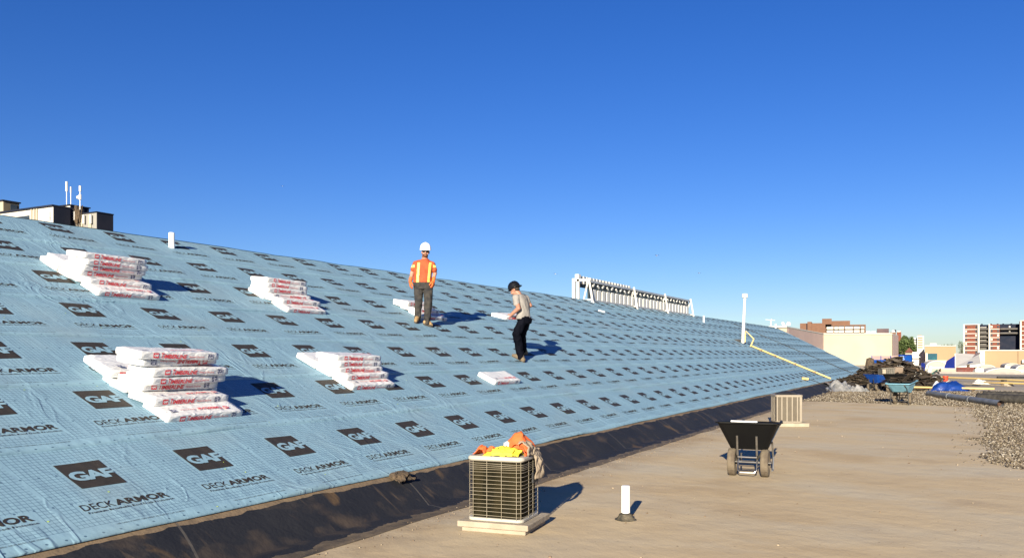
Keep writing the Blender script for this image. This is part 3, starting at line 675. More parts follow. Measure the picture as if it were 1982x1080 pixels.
# ================================================================== black wheelbarrow seen from its wheels
M_tray = mat('black_poly_tray', (0.004, 0.004, 0.0045), (0.005, 0.005, 0.005), 3, .6, spec=.12)
M_chr = mat('bare_steel_tube', (0.33, 0.318, 0.3), (0.252, 0.24, 0.222), 10, .28, .9)
M_tyre = mat('dusty_tyre', (0.124, 0.0992, 0.0682), (0.0806, 0.062, 0.0434), 8, .9, bump=.01, bscale=40)
def tray(mb, sect, wall=.008):
    """sect: (y, z, halfwidth_x) bottom / rim outlines as two rings of points"""
    bot, rim = sect; n = len(bot)
    vs = list(bot)+list(rim); fs = [(j, (j+1) % n, n+(j+1) % n, n+j) for j in range(n)]+[tuple(reversed(range(n)))]
    mb.add(vs, fs)
def wheelbarrow(loc, rz, label, cat='wheelbarrow', mt=None, two=True, S=1.0, load=None):
    """front (wheels) towards local -y"""
    root = empty('wheelbarrow', loc, rz, label, cat)
    root.scale = (S, S, S); mt = mt or M_tray
    rw, wx = .185, .215
    mb = MB()
    bot = [(-.25, -.02, .36), (.25, -.02, .36), (.21, .62, .40), (-.21, .62, .40)]
    def ring(k, z_off=0, o=0):
        T = [(-.395-o, -.26-o, .74), (.395+o, -.26-o, .74), (.34+o, .98+o, .66), (-.34-o, .98+o, .66)]
        return [tuple(b_[i]+(t_[i]-b_[i])*k for i in range(3)) for b_, t_ in zip(bot, T)]
    def sub(r):                                          # round the corners a little
        out = []
        for i in range(4):
            a = Vector(r[i]); p = Vector(r[i-1]); q = Vector(r[(i+1) % 4])
            out += [a+(p-a).normalized()*.07, a+(p-a).normalized()*.02+(q-a).normalized()*.02, a+(q-a).normalized()*.07]
        return out
    rings = [sub(ring(k)) for k in (0, .3, .65, 1)]; rim2 = sub([(x*1.05, y+(.02 if y > .3 else -.02), z+.004) for x, y, z in ring(1)]); rim3 = [(v[0], v[1], v[2]-.02) for v in rim2]
    inn = [[(v[0]*.975, v[1]+(.01 if v[1] < .3 else -.01), v[2]+.006) for v in r] for r in reversed(rings)]
    allr = [rim3, rim2]+inn
    outer = [[tuple(v) for v in r] for r in rings]
    n = 12
    vs = [v for r in outer for v in r]; fs = [(i*n+j, i*n+(j+1) % n, (i+1)*n+(j+1) % n, (i+1)*n+j) for i in range(3) for j in range(n)]+[tuple(reversed(range(n)))]
    mb.add(vs, fs)
    vs = [tuple(v) for v in outer[3]]+[v for r in allr for v in r]; m = len(allr)+1
    fs = [(i*n+j, i*n+(j+1) % n, (i+1)*n+(j+1) % n, (i+1)*n+j) for i in range(m-1) for j in range(n)]+[tuple(range((m-1)*n, m*n))]
    mb.add(vs, fs); mb.obj('tray', mt, root, smooth=False, bevel=0)
    mb = MB()
    for s in (-1, 1):
        # handle rails under the tray, front brace up the nose
        mb.tube([(s*.27, 1.42, .60), (s*.25, .9, .50), (s*.20, .5, .35), (s*.16, .0, .31), (s*.125, -.10, .24), (s*.125, -.165, .30), (s*.125, -.215, .56)], .015, 10)
        mb.tube([(s*.24, .62, .41), (s*.25, .66, .20), (s*.25, .62, .02), (s*.25, .50, .015)], .013, 8)
    mb.tube([(-.125, -.15, .27), (.125, -.15, .27)], .011, 8); mb.tube([(-.125, -.12, .20), (.125, -.12, .20)], .011, 8)
    mb.tube([(-.125, -.11, .24), (-.12, -.18, .10), (-.09, -.19, .07), (.09, -.19, .07), (.12, -.18, .10), (.125, -.11, .24)], .010, 8)
    mb.tube([(-.25, .64, .12), (.25, .64, .12)], .010, 6)
    mb.tube([(-.29, 0, rw), (.29, 0, rw)], .011, 8); mb.tube([(-.1, 0, rw), (-.1, 0, .31)], .012, 6); mb.tube([(.1, 0, rw), (.1, 0, .31)], .012, 6)
    mb.obj('frame', M_chr, root)
    for s in (-1, 1):
        m_ = MB(); m_.tube([(s*.27, 1.38, .592), (s*.28, 1.56, .63)], .02, 8); m_.obj('grip', M_blk, root)
    for s in ((-1, 1) if two else (0,)):
        wh = empty('wheel', (s*wx, 0, rw)); wh.parent = root
        del_ = Matrix.Rotation(R(90), 3, 'Y')
        m_ = MB(); m_.lathe([(rw*.56, -.035), (rw*.80, -.052), (rw*.95, -.048), (rw, -.03), (rw*1.0, -.01), (rw*.985, 0), (rw, .01), (rw, .03), (rw*.95, .048), (rw*.80, .052), (rw*.56, .035), (rw*.56, -.035)], (0, 0, 0), 32, M=del_)
        m_.obj('tyre', M_tyre, wh, smooth=True)
        m_ = MB(); m_.lathe([(.001, -.03), (.03, -.03), (.04, -.015), (rw*.5, -.02), (rw*.57, -.034), (rw*.57, .034), (rw*.5, .02), (.04, .015), (.03, .03), (.001, .03)], (0, 0, 0), 24, M=del_)
        m_.obj('rim', M_blk, wh)
    return root
wl, wr = fl(1418.5, 919), fl(1480.5, 922.5)
wa = math.atan2(wr.y-wl.y, wr.x-wl.x); wc = (wl+wr)/2
wheelbarrow((wc.x, wc.y, 0), wa, 'black two-wheeled wheelbarrow with an empty deep tray on the tan flat roof')
mb = MB(); mb.box((0, 0, 0), (.34, .05, .02)); o = mb.obj('board', M_wht, bevel=.003)  # thin white strip set on the front rim as a pale line
Mw = Matrix.Translation((wc.x, wc.y, 0)) @ Matrix.Rotation(wa, 4, 'Z'); o.matrix_world = Mw @ Matrix.Translation((-.03, -.235, .752)); setp(o, 'short white strip lying across the rim of the near black wheelbarrow', 'board')

# ================================================================== clothes on the air conditioner
M_or = mat('orange_hi_vis_cloth', (0.6, 0.12, 0.02625), (0.51, 0.09, 0.0225), 6, .8, bump=.006, bscale=25)
M_ye = mat('yellow_hi_vis_cloth', (0.656, 0.576, 0.048), (0.6, 0.496, 0.032), 6, .75, bump=.005, bscale=25)
M_be = mat('beige_cloth', (0.276, 0.222, 0.162), (0.24, 0.192, 0.138), 6, .9, bump=.008, bscale=22)
M_bkc = mat('black_cloth', (.012, .012, .014), (.02, .02, .022), 6, .9, spec=.05)
M_whc = mat('white_cloth', (.7, .66, .6), (.6, .57, .52), 6, .9)
def garment(pts, mt, label, cat, th=.008, seed=0, fold=.012, nu=30, nv=22):
    """a cloth patch through a 4x4 net of control points (local to the unit, metres)"""
    def bern(i, t): return [(1-t)**3, 3*t*(1-t)**2, 3*t*t*(1-t), t**3][i]
    def fn(u, v):
        p = Vector((0, 0, 0))
        for i in range(4):
            for j in range(4): p += Vector(pts[i][j])*bern(i, u)*bern(j, v)
        q = noise.noise((u*5+seed, v*4, seed*1.7))*fold*1.6+noise.noise((u*14+seed, v*9, seed))*fold*.7
        e = .02*noise.noise((u*6, v*6, seed+5))
        return (p.x+q*.8+e, p.y+q*.5, max(p.z+q+.004, p.z-.004))
    mb = MB(); mb.grid(fn, nu, nv); me = mb.mesh(cat)
    o = link(cat.replace(' ', '_'), me, mt, None, smooth=True)
    c = sum((Vector(v) for v in mb.v), Vector())/len(mb.v); c.z = min(v[2] for v in mb.v)
    for v in me.vertices: v.co -= c
    o.matrix_world = Matrix.Translation((pc.x-ey_.x*.01, pc.y-ey_.y*.01, .70)) @ Matrix.Rotation(ang, 4, 'Z') @ Matrix.Translation(c)
    s = o.modifiers.new('solid', 'SOLIDIFY'); s.thickness = th
    return setp(o, label, cat)
def net(x0, x1, y0, y1, zf): return [[(x0+(x1-x0)*i/3, y0+(y1-y0)*j/3, zf[i][j]) for j in range(4)] for i in range(4)]
garment(net(-.08, .27, -.10, .20, [[.0, .02, .02, .0], [.02, .10, .08, .02], [.11, .56, .40, .04], [.03, .09, .08, .0]]), M_or, 'crumpled orange work shirt peaked in the middle of the air conditioner lid', 'shirt', seed=1, fold=.014)
garment(net(.10, .265, -.13, .10, [[.06, .10, .12, .05], [.13, .16, .12, .06], [.12, .13, .10, .05], [.0, .0, .03, .02]]), M_or, 'folded orange sleeve cloth at the right side of the air conditioner lid', 'cloth', seed=5, fold=.010)
garment(net(-.13, .22, -.22, -.02, [[.0, .01, .03, .0], [.02, .08, .12, .08], [.02, .08, .12, .08], [.0, .05, .04, .0]]), M_ye, 'bright yellow hi-vis vest spread in front on the air conditioner lid', 'vest', seed=2, fold=.012)
garment([[(-.04, -.235, .005), (-.04, -.23, .03), (-.04, -.21, .05), (-.04, -.19, .055)], [(.04, -.24, .002), (.04, -.235, .03), (.04, -.21, .06), (.04, -.18, .065)], [(.10, -.24, .002), (.10, -.235, .03), (.10, -.21, .06), (.10, -.18, .065)], [(.17, -.235, .005), (.17, -.23, .03), (.17, -.21, .05), (.17, -.18, .055)]], M_ye, 'folded yellow pocket piece hanging at the front edge of the lid', 'cloth', seed=3, fold=.006)
garment(net(-.24, -.12, -.20, -.05, [[.0, .01, .01, .0], [.03, .06, .03, .0], [.12, .20, .14, .02], [.0, .05, .06, .0]]), M_or, 'crumpled orange work glove standing at the left of the lid', 'glove', seed=7, fold=.010, nu=18, nv=14)
garment(net(-.14, -.02, -.17, -.06, [[.0, .02, .02, .0], [.06, .16, .10, .0], [.03, .12, .08, .0], [.0, .02, .0, .0]]), M_or, 'second crumpled orange glove beside the black cloth on the lid', 'glove', seed=9, fold=.010, nu=18, nv=14)
garment(net(-.06, .06, -.20, -.03, [[.0, .02, .02, .0], [.04, .08, .10, .05], [.04, .08, .12, .05], [.0, .03, .02, .0]]), M_bkc, 'black cloth lying under the yellow vest', 'cloth', seed=11, fold=.01)
garment(net(.02, .09, -.08, .0, [[.06, .10, .10, .06], [.08, .14, .13, .06], [.08, .13, .12, .06], [.06, .08, .08, .06]]), M_whc, 'small off-white cloth tucked between the orange shirt and yellow vest', 'cloth', seed=12, fold=.012)
garment([[(.17, -.12, .10), (.17, -.02, .13), (.17, .08, .12), (.17, .16, .05)], [(.24, -.12, .16), (.24, -.02, .19), (.24, .08, .17), (.24, .16, .07)],
         [(.285, -.10, .10), (.29, 0, .10), (.29, .08, .08), (.29, .16, .04)], [(.285, -.12, .0), (.29, -.02, .0), (.29, .08, .0), (.29, .14, .0)]], M_be, 'beige cloth bunched at the right corner of the lid', 'cloth', seed=13, fold=.009)
garment([[(.27, .02, .04), (.27, .08, .06), (.27, .15, .06), (.27, .20, .04)], [(.31, .02, .03), (.315, .08, .04), (.315, .15, .04), (.31, .21, .02)],
         [(.33, .03, -.10), (.34, .09, -.10), (.34, .17, -.10), (.33, .24, -.12)], [(.30, .04, -.235), (.335, .11, -.24), (.335, .20, -.23), (.31, .28, -.23)]], M_be, 'beige work trousers hanging down the right side of the air conditioner', 'trousers', seed=14, fold=.007, nu=40)

# ================================================================== people
def sphere_rings(c, r, n=16, m=10):
    vs = []; fs = []; rx, ry, rz = r
    for i in range(m+1):
        th = math.pi*i/m
        for j in range(n): ph = 2*math.pi*j/n; vs.append((c[0]+rx*math.sin(th)*math.cos(ph), c[1]+ry*math.sin(th)*math.sin(ph), c[2]+rz*math.cos(th)))
    for i in range(m):
        for j in range(n): fs.append((i*n+j, (i+1)*n+j, (i+1)*n+(j+1) % n, i*n+(j+1) % n))
    return vs, fs
class Blob:
    def __init__(s): s.mb = MB()
    def ell(s, c, r, M=None):
        vs, fs = sphere_rings((0, 0, 0), r); M = M or Matrix.Identity(3)
        s.mb.add([M @ Vector(v)+Vector(c) for v in vs], fs); return s
    def chain(s, pts, rs):
        for (a, b), (ra, rb) in zip(zip(pts, pts[1:]), zip(rs, rs[1:])):
            a, b = Vector(a), Vector(b); n = max(1, int((b-a).length/(min(ra, rb)*.55)))
            for k in range(n+1):
                t_ = k/n; r_ = ra+(rb-ra)*t_; vs, fs = sphere_rings(a.lerp(b, t_), (r_, r_, r_), 14, 8); s.mb.add(vs, fs)
        return s
    def loft(s, secs, side, n=24):
        """secs: (centre, half width along side, half depth)"""
        side = Vector(side).normalized(); dep = Vector((-side.y, side.x, 0)); vs = []; fs = []
        for c, w2, d2 in secs:
            for j in range(n): a = 2*math.pi*j/n; vs.append(Vector(c)+side*w2*math.copysign(abs(math.cos(a))**.85, math.cos(a))+dep*d2*math.copysign(abs(math.sin(a))**.85, math.sin(a)))
        m = len(secs)
        for i in range(m-1):
            for j in range(n): a = i*n+j; b = i*n+(j+1) % n; fs.append((a, b, b+n, a+n))
        fs.append(tuple(reversed(range(n)))); fs.append(tuple(range((m-1)*n, m*n))); s.mb.add(vs, fs); return s
    def make(s, name, mats, parent, voxel=.01, smooth=3, wrinkle=0, wscale=14, paint=None, wstretch=1.0):
        me0 = s.mb.mesh('tmp'); o = bpy.data.objects.new('tmp', me0); C.objects.link(o)
        r = o.modifiers.new('r', 'REMESH'); r.mode = 'VOXEL'; r.voxel_size = voxel
        q = o.modifiers.new('s', 'SMOOTH'); q.factor = .6; q.iterations = smooth
        dg = bpy.context.evaluated_depsgraph_get(); dg.update()
        me = bpy.data.meshes.new_from_object(o.evaluated_get(dg)); bpy.data.objects.remove(o)
        me.name = name
        if wrinkle:
            ns_ = [v.normal.copy() for v in me.vertices]
            for v, nn in zip(me.vertices, ns_):
                c = v.co; k = noise.noise((c.x*wscale, c.y*wscale, c.z*wscale*wstretch)); k2 = noise.noise((c.x*wscale*2.3+4, c.y*wscale*2.3, c.z*wscale*1.5*wstretch))
                v.co = c+nn*(wrinkle*(1-abs(k)*3.0)+wrinkle*.5*k2)
        for m in (mats if isinstance(mats, list) else [mats]): me.materials.append(m)
        if paint:
            for p in me.polygons: p.material_index = paint(p.center)
        for p in me.polygons: p.use_smooth = True
        o = bpy.data.objects.new(name, me); C.objects.link(o); o.parent = parent; return o
def hand(bl, wrist, fwd, side, s=1.0, curl=.35, thumb=1, f=1.0):
    """wrist point, direction of the fingers, direction from little finger towards the index; palm faces fwd x side"""
    fwd = Vector(fwd).normalized(); side = Vector(side); side = (side-fwd*side.dot(fwd)).normalized(); nrm = fwd.cross(side)*thumb
    W = Vector(wrist); r = .0095*s*f
    for k in range(4):
        u = (-.030+.020*k)*s; L = [.062, .074, .080, .074][k]*s; kn = W+fwd*(.082*s-abs(k-2)*.003)+side*u
        bl.chain([W+side*u*.6+fwd*.01, kn], [.014*s*f, .0125*s*f])
        d = fwd.copy(); p = kn; q = [kn]
        for seg, (l, cu) in enumerate(((.45, .5), (.31, .9), (.24, .8))):
            a = curl*cu*(1+.12*k); d = (d*math.cos(a)+nrm*math.sin(a)).normalized(); p = p+d*L*l; q.append(p)
        bl.chain(q, [r*1.08, r, r*.95, r*.85])
    t0 = W+side*.022*s+fwd*.025*s; t1 = t0+(side*.75+fwd*.55+nrm*.35).normalized()*.042*s; t2 = t1+(fwd*.8+side*.25+nrm*.5).normalized()*.035*s; t3 = t2+(fwd*.9+nrm*.45).normalized()*.024*s
    bl.chain([t0, t1, t2, t3], [.016*s*f, .0125*s*f, .011*s*f, .0095*s*f])
M_skin = mat('lighter_skin', (0.3744, 0.1944, 0.1368), (0.3312, 0.1656, 0.1152), 12, .55)  # skin of the man in orange, tone varied by noise
M_skin2 = mat('tanned_skin', (0.3024, 0.1512, 0.1008), (0.2592, 0.1224, 0.0792), 12, .55)
M_beard = mat('auburn_beard', (.14, .05, .02), (.09, .035, .015), 60, .9)
M_hair = mat('dark_hair', (.02, .014, .01), (.03, .02, .015), 60, .8)
M_shirt = mat('orange_tee', (0.3385, 0.06529, 0.01934), (0.2902, 0.0532, 0.01693), 9, .85, bump=.01, bscale=12)
M_strip = mat('yellow_reflective_strip', (0.68, 0.576, 0.144), (0.64, 0.528, 0.112), 20, .5)
M_jean = mat('dusty_grey_jeans', (0.02455, 0.02455, 0.02614), (0.04356, 0.0396, 0.03564), 9, .9, bump=.01, bscale=16, spec=.1)
M_boot = mat('tan_work_boot', (0.315, 0.2025, 0.09), (0.2475, 0.1575, 0.075), 14, .8)
M_sole = mat('boot_sole', (.05, .04, .03))
M_glove = mat('orange_glove', (0.6, 0.1275, 0.0225), (0.4875, 0.09, 0.0225), 18, .7)
M_helm = mat('white_helmet', (.80, .80, .80), (.76, .76, .76), 3, .25)
M_helb = mat('black_helmet', (.004, .004, .005), (.006, .006, .006), 3, .3)
M_glass = mat('dark_safety_glasses', (.01, .01, .01), None, 3, .15)
def head(bl, c, f, S=1.0):
    """skull, jaw, nose, brow, ears; c = centre at eye height, f = facing direction"""
    f = Vector(f).normalized(); sd = Vector((-f.y, f.x, 0)).normalized(); up_ = sd.cross(f)*-1
    if up_.z < 0: up_ = -up_
    M = Matrix((sd, f, up_)).transposed(); c = Vector(c)
    P = lambda s_, d_, u_: c+(sd*s_+f*d_+up_*u_)*S
    bl.ell(P(0, -.012, .035), (.076*S, .094*S, .088*S), M); bl.ell(P(0, .02, -.035), (.064*S, .072*S, .075*S), M); bl.ell(P(0, .052, -.088), (.038*S, .034*S, .03*S), M)
    bl.ell(P(0, .098, -.022), (.015*S, .026*S, .026*S), M); bl.ell(P(0, .088, .012), (.05*S, .014*S, .012*S), M)
    for s_ in (-1, 1):
        bl.ell(P(s_*.078, -.01, -.015), (.012*S, .02*S, .033*S), M); bl.ell(P(s_*.04, .062, -.045), (.026*S, .02*S, .026*S), M)
    bl.ell(P(0, .088, -.062), (.024*S, .012*S, .010*S), M)
    return P, M
def helmet(parent, P, f, mt, S=1.0, up_=Vector((0, 0, 1)), brim=1):
    f = Vector(f).normalized(); sd = Vector((-f.y, f.x, 0)).normalized(); u = sd.cross(f); u = u if u.z > 0 else -u
    c = P(0, -.005, .045); M = Matrix((sd, f, u)).transposed()
    prof_ = [(.001, .138), (.03, .135), (.065, .122), (.095, .094), (.112, .052), (.117, .008), (.122, 0), (.125, -.004), (.118, -.008), (.11, 0)]
    mb = MB(); n = 28; vs = []; fs = []
    for r_, z in prof_:
        for j in range(n):
            a = 2*math.pi*j/n; x = r_*math.cos(a)*.93; y = r_*math.sin(a)*1.1; zz = z
            if r_ > .117:
                k = max(0, math.sin(a)*brim); y += (.045 if brim > 0 else -.030)*k**1.5*(1 if r_ > .119 else 0); zz -= .012*k
            if r_ < .09 and abs(x) < .02: zz += .006
            vs.append(c+M @ Vector((x, y, zz))*S)
    m = len(prof_)
    for i in range(m-1):
        for j in range(n): a = i*n+j; b = i*n+(j+1) % n; fs.append((a, b, b+n, a+n))
    mb.add(vs, fs); o = mb.obj('helmet', mt, parent, smooth=True, fix=True); return o

# ---- man in orange, facing us
D1 = 17.25; k1 = D1/1600
pr1 = empty('person', cp(820, 628, D1), TH, 'man in orange hi-vis shirt, grey jeans and white hard hat on the slope', 'person')
def L1(x, y, d=0): return Vector(((x-820)*k1, d, (628-y)*k1))
inv1 = (Matrix.Translation(cp(820, 628, D1)) @ Matrix.Rotation(TH, 4, 'Z')).inverted()
face = Vector((.12, -1, -.10)).normalized()
bd = Blob(); P, HM = head(bd, L1(823.7, 487.5, -.02), face, .97)
bd.chain([L1(823, 492, .0), L1(821.8, 502, .02)], [.062, .066])
bd.loft([(L1(818, 552), .15, .105), (L1(818.5, 540), .145, .10), (L1(819.5, 525), .15, .10), (L1(820.5, 512), .14, .095), (L1(821, 506), .085, .075)], (1, .05, 0))
arms = [([L1(804.8, 510), L1(797.6, 527, .04), L1(794.8, 543.5, -.05)]), ([L1(836.8, 511.5), L1(841.4, 528, .06), L1(839.3, 543, -.06)])]
for a in arms: bd.chain(a, [.046, .046, .031])
legs1 = [[L1(810.5, 553, 0), L1(810.5, 583, -.04), L1(808, 613, .02)], [L1(828.5, 553, 0), L1(829.5, 587, -.06), L1(826.5, 620, -.01)]]
for l in legs1: bd.chain(l, [.085, .055, .04])
hand(bd, arms[0][2], (-.02, -.05, -1), (.25, -1, 0), .98, .45, -1); hand(bd, arms[1][2], (-.06, -.05, -1), (-.35, -1, 0), .98, .5, 1)
def feet(bl, sole, l, toe, inv, r=.048):
    """boot from ankle to toe, resting on the slope"""
    pts = []
    a = l[2]; t_ = Vector(toe)
    def drop(p, h):
        wpt = inv.inverted() @ Vector(p); wpt.z = Z0-SL*wpt.x+h; return inv @ wpt
    heel = drop(a+(a-t_).normalized()*.05, r+.006); ball = drop(a.lerp(t_, .68), r+.004); tip = drop(t_, r*.78)
    bl.chain([a+Vector((0, 0, .06)), a, heel], [.058, .056, .05]); bl.chain([heel, ball, tip], [.045, r, r*.74]); bl.chain([a, ball], [.052, .045])
    sole.chain([drop(heel, .014), drop(ball, .014), drop(tip, .012)], [.046, .05, .038])
fa, fb = rft(804.5, 624.5), rft(834.5, 632)
toeA = inv1 @ rf(fa[0]-.02, fa[1], .04); toeB = inv1 @ rf(fb[0]-.02, fb[1], .04)
def boot(parent, inv, l, toe, mt):
    bt, sol = Blob(), Blob(); feet(bt, sol, l, toe, inv); o = bt.make('boot', mt, parent, .007, 2, wrinkle=.002); sol.make('sole', M_sole, o, .008, 1)
boot(pr1, inv1, legs1[0], toeA, M_boot); boot(pr1, inv1, legs1[1], toeB, M_boot)
hc = L1(823.7, 487.5, -.02); fs_ = face
def isbeard(c):
    d = c-hc; fd = d.dot(face); z = d.z
    return 1 if (fd > .0 and -.125 < z < -.058 and not (-.072 < z < -.060 and abs(d.x-.01) < .022)) or (fd > .07 and -.056 < z < -.046 and abs(d.x-.012) < .035) or (-.09 < z < -.03 and .02 > fd > -.02 and d.length < .13) else 0
bo = bd.make('body', [M_skin, M_beard], pr1, .0065, 2, paint=isbeard)
sh = Blob()
sh.loft([(L1(818.3, 547.5), .195, .135), (L1(818, 541), .192, .14), (L1(818.5, 530), .185, .145), (L1(820, 519), .182, .14), (L1(820.8, 512), .172, .125), (L1(821.2, 508), .15, .108), (L1(821.6, 505), .115, .095), (L1(822, 501.5), .075, .075)], (1, .05, 0))
for a, e in ((arms[0], (799.4, 520.5, .02)), (arms[1], (840.2, 522.5, .03))): sh.chain([L1(821, 508), a[0]+Vector((0, 0, -.006)), a[0].lerp(L1(*e), .5), L1(*e)], [.075, .062, .060, .060])
def shirtpaint(c):
    px = c.x/k1+820; py = 628-c.z/k1
    if c.y < .02 and 509 < py:
        if abs(px-(811.5+(py-510)*-.055)) < 2.4 or abs(px-(833.5+(py-510)*-.085)) < 2.2: return 1
    if (px < 802.5 or px > 838.5) and 513.5 < py < 518: return 1
    if c.y > .04 and py > 509 and (abs(px-812) < 2.4 or abs(px-831) < 2.2): return 1
    return 0
sh.make('shirt', [M_shirt, M_strip], pr1, .009, 3, wrinkle=.006, wscale=9, paint=shirtpaint, wstretch=.7)
tr = Blob(); tr.loft([(L1(818.3, 543.5), .175, .125), (L1(818.5, 552), .19, .13), (L1(819.5, 560), .185, .12)], (1, .05, 0))
for l, e in zip(legs1, ((808.5, 616, .0), (827, 623.5, -.02))):
    tr.chain([l[0]+Vector((0, 0, -.02)), l[1], L1(*e)], [.101, .082, .066])
tr.make('trousers', M_jean, pr1, .009, 3, wrinkle=.009, wscale=10, wstretch=.8)
for a, sd_, cu, th_ in ((arms[0], .25, .45, -1), (arms[1], -.35, .5, 1)):
    gl_ = Blob(); hand(gl_, a[2], (-.03, -.05, -1), (sd_, -1, 0), 1.12, cu, th_, 1.35); gl_.chain([a[2]+(a[1]-a[2]).normalized()*.05, a[2], a[2]+Vector((0, 0, -.03))], [.043, .036, .036]); gl_.make('glove', M_glove, pr1, .006, 1)
helmet(pr1, P, face, M_helm, 1.06)
mb = MB()
for s_ in (-1, 1): mb.add(*[(lambda vs, fs: ([HM @ Vector(v)+P(s_*.033, .09, .002) for v in vs], fs))(*sphere_rings((0, 0, 0), (.032, .012, .02)))][0])
mb.tube([P(-.075, -.0, .0), P(-.066, .07, .005), P(.066, .07, .005), P(.075, 0, 0)], .004, 6); mb.obj('safety_glasses', M_glass, pr1, smooth=True)

# ---- man in grey, stooping with a bundle, seen from behind his left side
D2_ = 17.5; k2 = D2_/1600
pr2 = empty('person', cp(1003, 694, D2_), TH, 'stooping man in grey tee and black hard hat carrying a white bundle', 'person')
inv2 = (Matrix.Translation(cp(1003, 694, D2_)) @ Matrix.Rotation(TH, 4, 'Z')).inverted()
def L2(x, y, d=0): return Vector(((x-1003)*k2, d, (694-y)*k2))
F2 = Vector((-.86, .50, 0)); S2 = Vector((-.50, -.86, 0))          # facing, his left
bd = Blob(); hf = Vector((-.84, .38, -.42)).normalized()
P, HM = head(bd, L2(996.8, 561.5, .02), hf, .97)
bd.chain([L2(998.5, 562, .01), L2(1004, 570, 0)], [.056, .066])
bd.loft([(L2(1015, 618), .14, .10), (L2(1015, 606), .135, .10), (L2(1012.5, 592), .145, .10), (L2(1009, 579), .16, .10), (L2(1005.5, 572), .10, .08)], tuple(S2))
armN = [L2(998.5, 577, -.15), L2(1003.5, 598, -.26), L2(988.5, 611, -.18)]
armF = [L2(1018, 577, .13), L2(1026.5, 590.5, .13), L2(1012, 601, .36)]
bd.chain(armN, [.05, .05, .033]); bd.chain(armF, [.048, .046, .032])
legN = [L2(1011.5, 621, -.09), L2(999.5, 646, -.13), L2(1007.5, 683, -.05)]
legF = [L2(1019, 621, .09), L2(1010, 648, .16), L2(1016, 676, .42)]
bd.chain(legN, [.09, .058, .042]); bd.chain(legF, [.09, .058, .042])
hand(bd, armN[2], (-.75, .35, -.35), (.1, .35, 1), 1.0, .75, 1); hand(bd, armF[2], (-.8, .1, -.5), (.1, -.35, 1), 1.0, .8, -1)
bd.make('body', [M_skin2, M_hair], pr2, .0065, 2)
hr = Blob(); hr.ell(P(0, -.055, .0), (.075, .055, .06), HM); hr.ell(P(0, -.02, .05), (.078, .09, .07), HM); hr.ell(P(0, .05, -.092), (.042, .035, .024), HM); hr.make('hair', M_hair, pr2, .008, 1)
M_tee = mat('light_grey_tee', (0.2268, 0.2106, 0.1944), (0.1998, 0.1836, 0.1674), 9, .9, bump=.008, bscale=14)
sh = Blob()
sh.loft([(L2(1013, 617.5), .185, .13), (L2(1013.2, 609), .18, .13), (L2(1012.3, 598), .178, .125), (L2(1010.5, 587), .185, .125), (L2(1008.5, 578), .19, .115), (L2(1006.3, 573), .15, .10), (L2(1005, 570), .08, .08)], tuple(S2))
sh.chain([L2(1006, 577), armN[0], L2(999.8, 588.5, -.20)], [.08, .074, .070]); sh.chain([L2(1010, 578, .03), armF[0], L2(1022.5, 584, .13)], [.08, .072, .066])
sh.make('shirt', M_tee, pr2, .009, 3, wrinkle=.006, wscale=9, wstretch=.7)
M_navy = mat('dark_navy_trousers', (0.00144, 0.001782, 0.004032), (0.00288, 0.003366, 0.006336), 9, .85, bump=.01, bscale=16, spec=.05)
tr = Blob(); tr.loft([(L2(1013.5, 612.5), .165, .12), (L2(1015, 619), .18, .135), (L2(1016, 626), .17, .13)], tuple(S2))
tr.chain([legN[0], legN[1], L2(1008, 690, -.05)], [.108, .088, .078]); tr.chain([legF[0], legF[1], L2(1014, 677, .40)], [.105, .085, .072])
tr.make('trousers', M_navy, pr2, .009, 3, wrinkle=.009, wscale=10, wstretch=.8)
ft = rft(992, 690.5); legN[2] = L2(1008.5, 687, -.06)
M_bt2 = mat('worn_brown_boot', (.136, .104, .064), (.096, .072, .048), 14, .85)
boot(pr2, inv2, legN, inv2 @ rf(ft[0], ft[1], .04), M_bt2)
bt, sol = Blob(), Blob(); a = legF[2]; bt.chain([a, a+Vector((.03, .0, -.07)), a+Vector((-.11, .06, -.10)), a+Vector((-.15, .08, -.10))], [.05, .046, .042, .034])
sol.chain([a+Vector((.035, .0, -.105)), a+Vector((-.11, .06, -.135)), a+Vector((-.16, .08, -.125))], [.03, .03, .025]); o = bt.make('boot', M_bt2, pr2, .007, 2); sol.make('sole', M_sole, o, .008, 1)
helmet(pr2, P, hf, M_helb, 1.09, brim=-1)
# carried bundle
o = bpy.data.objects.new('shingle_bundle', BM[1]); C.objects.link(o)
ax = Vector((.56, .80, .03)).normalized(); ay = Vector((-.80, .55, .22)); ay = (ay-ax*ay.dot(ax)).normalized(); az = ax.cross(ay)
M3 = Matrix((ax, ay, az)).transposed()
o.matrix_world = (Matrix.Translation(cp(1003, 694, D2_)) @ Matrix.Rotation(TH, 4, 'Z')) @ Matrix.Translation(L2(990, 615.5, .20)) @ M3.to_4x4()
setp(o, 'white shingle bundle held in both hands by the stooping man', 'shingle bundle', 'white wrapped shingle bundles on the blue slope')

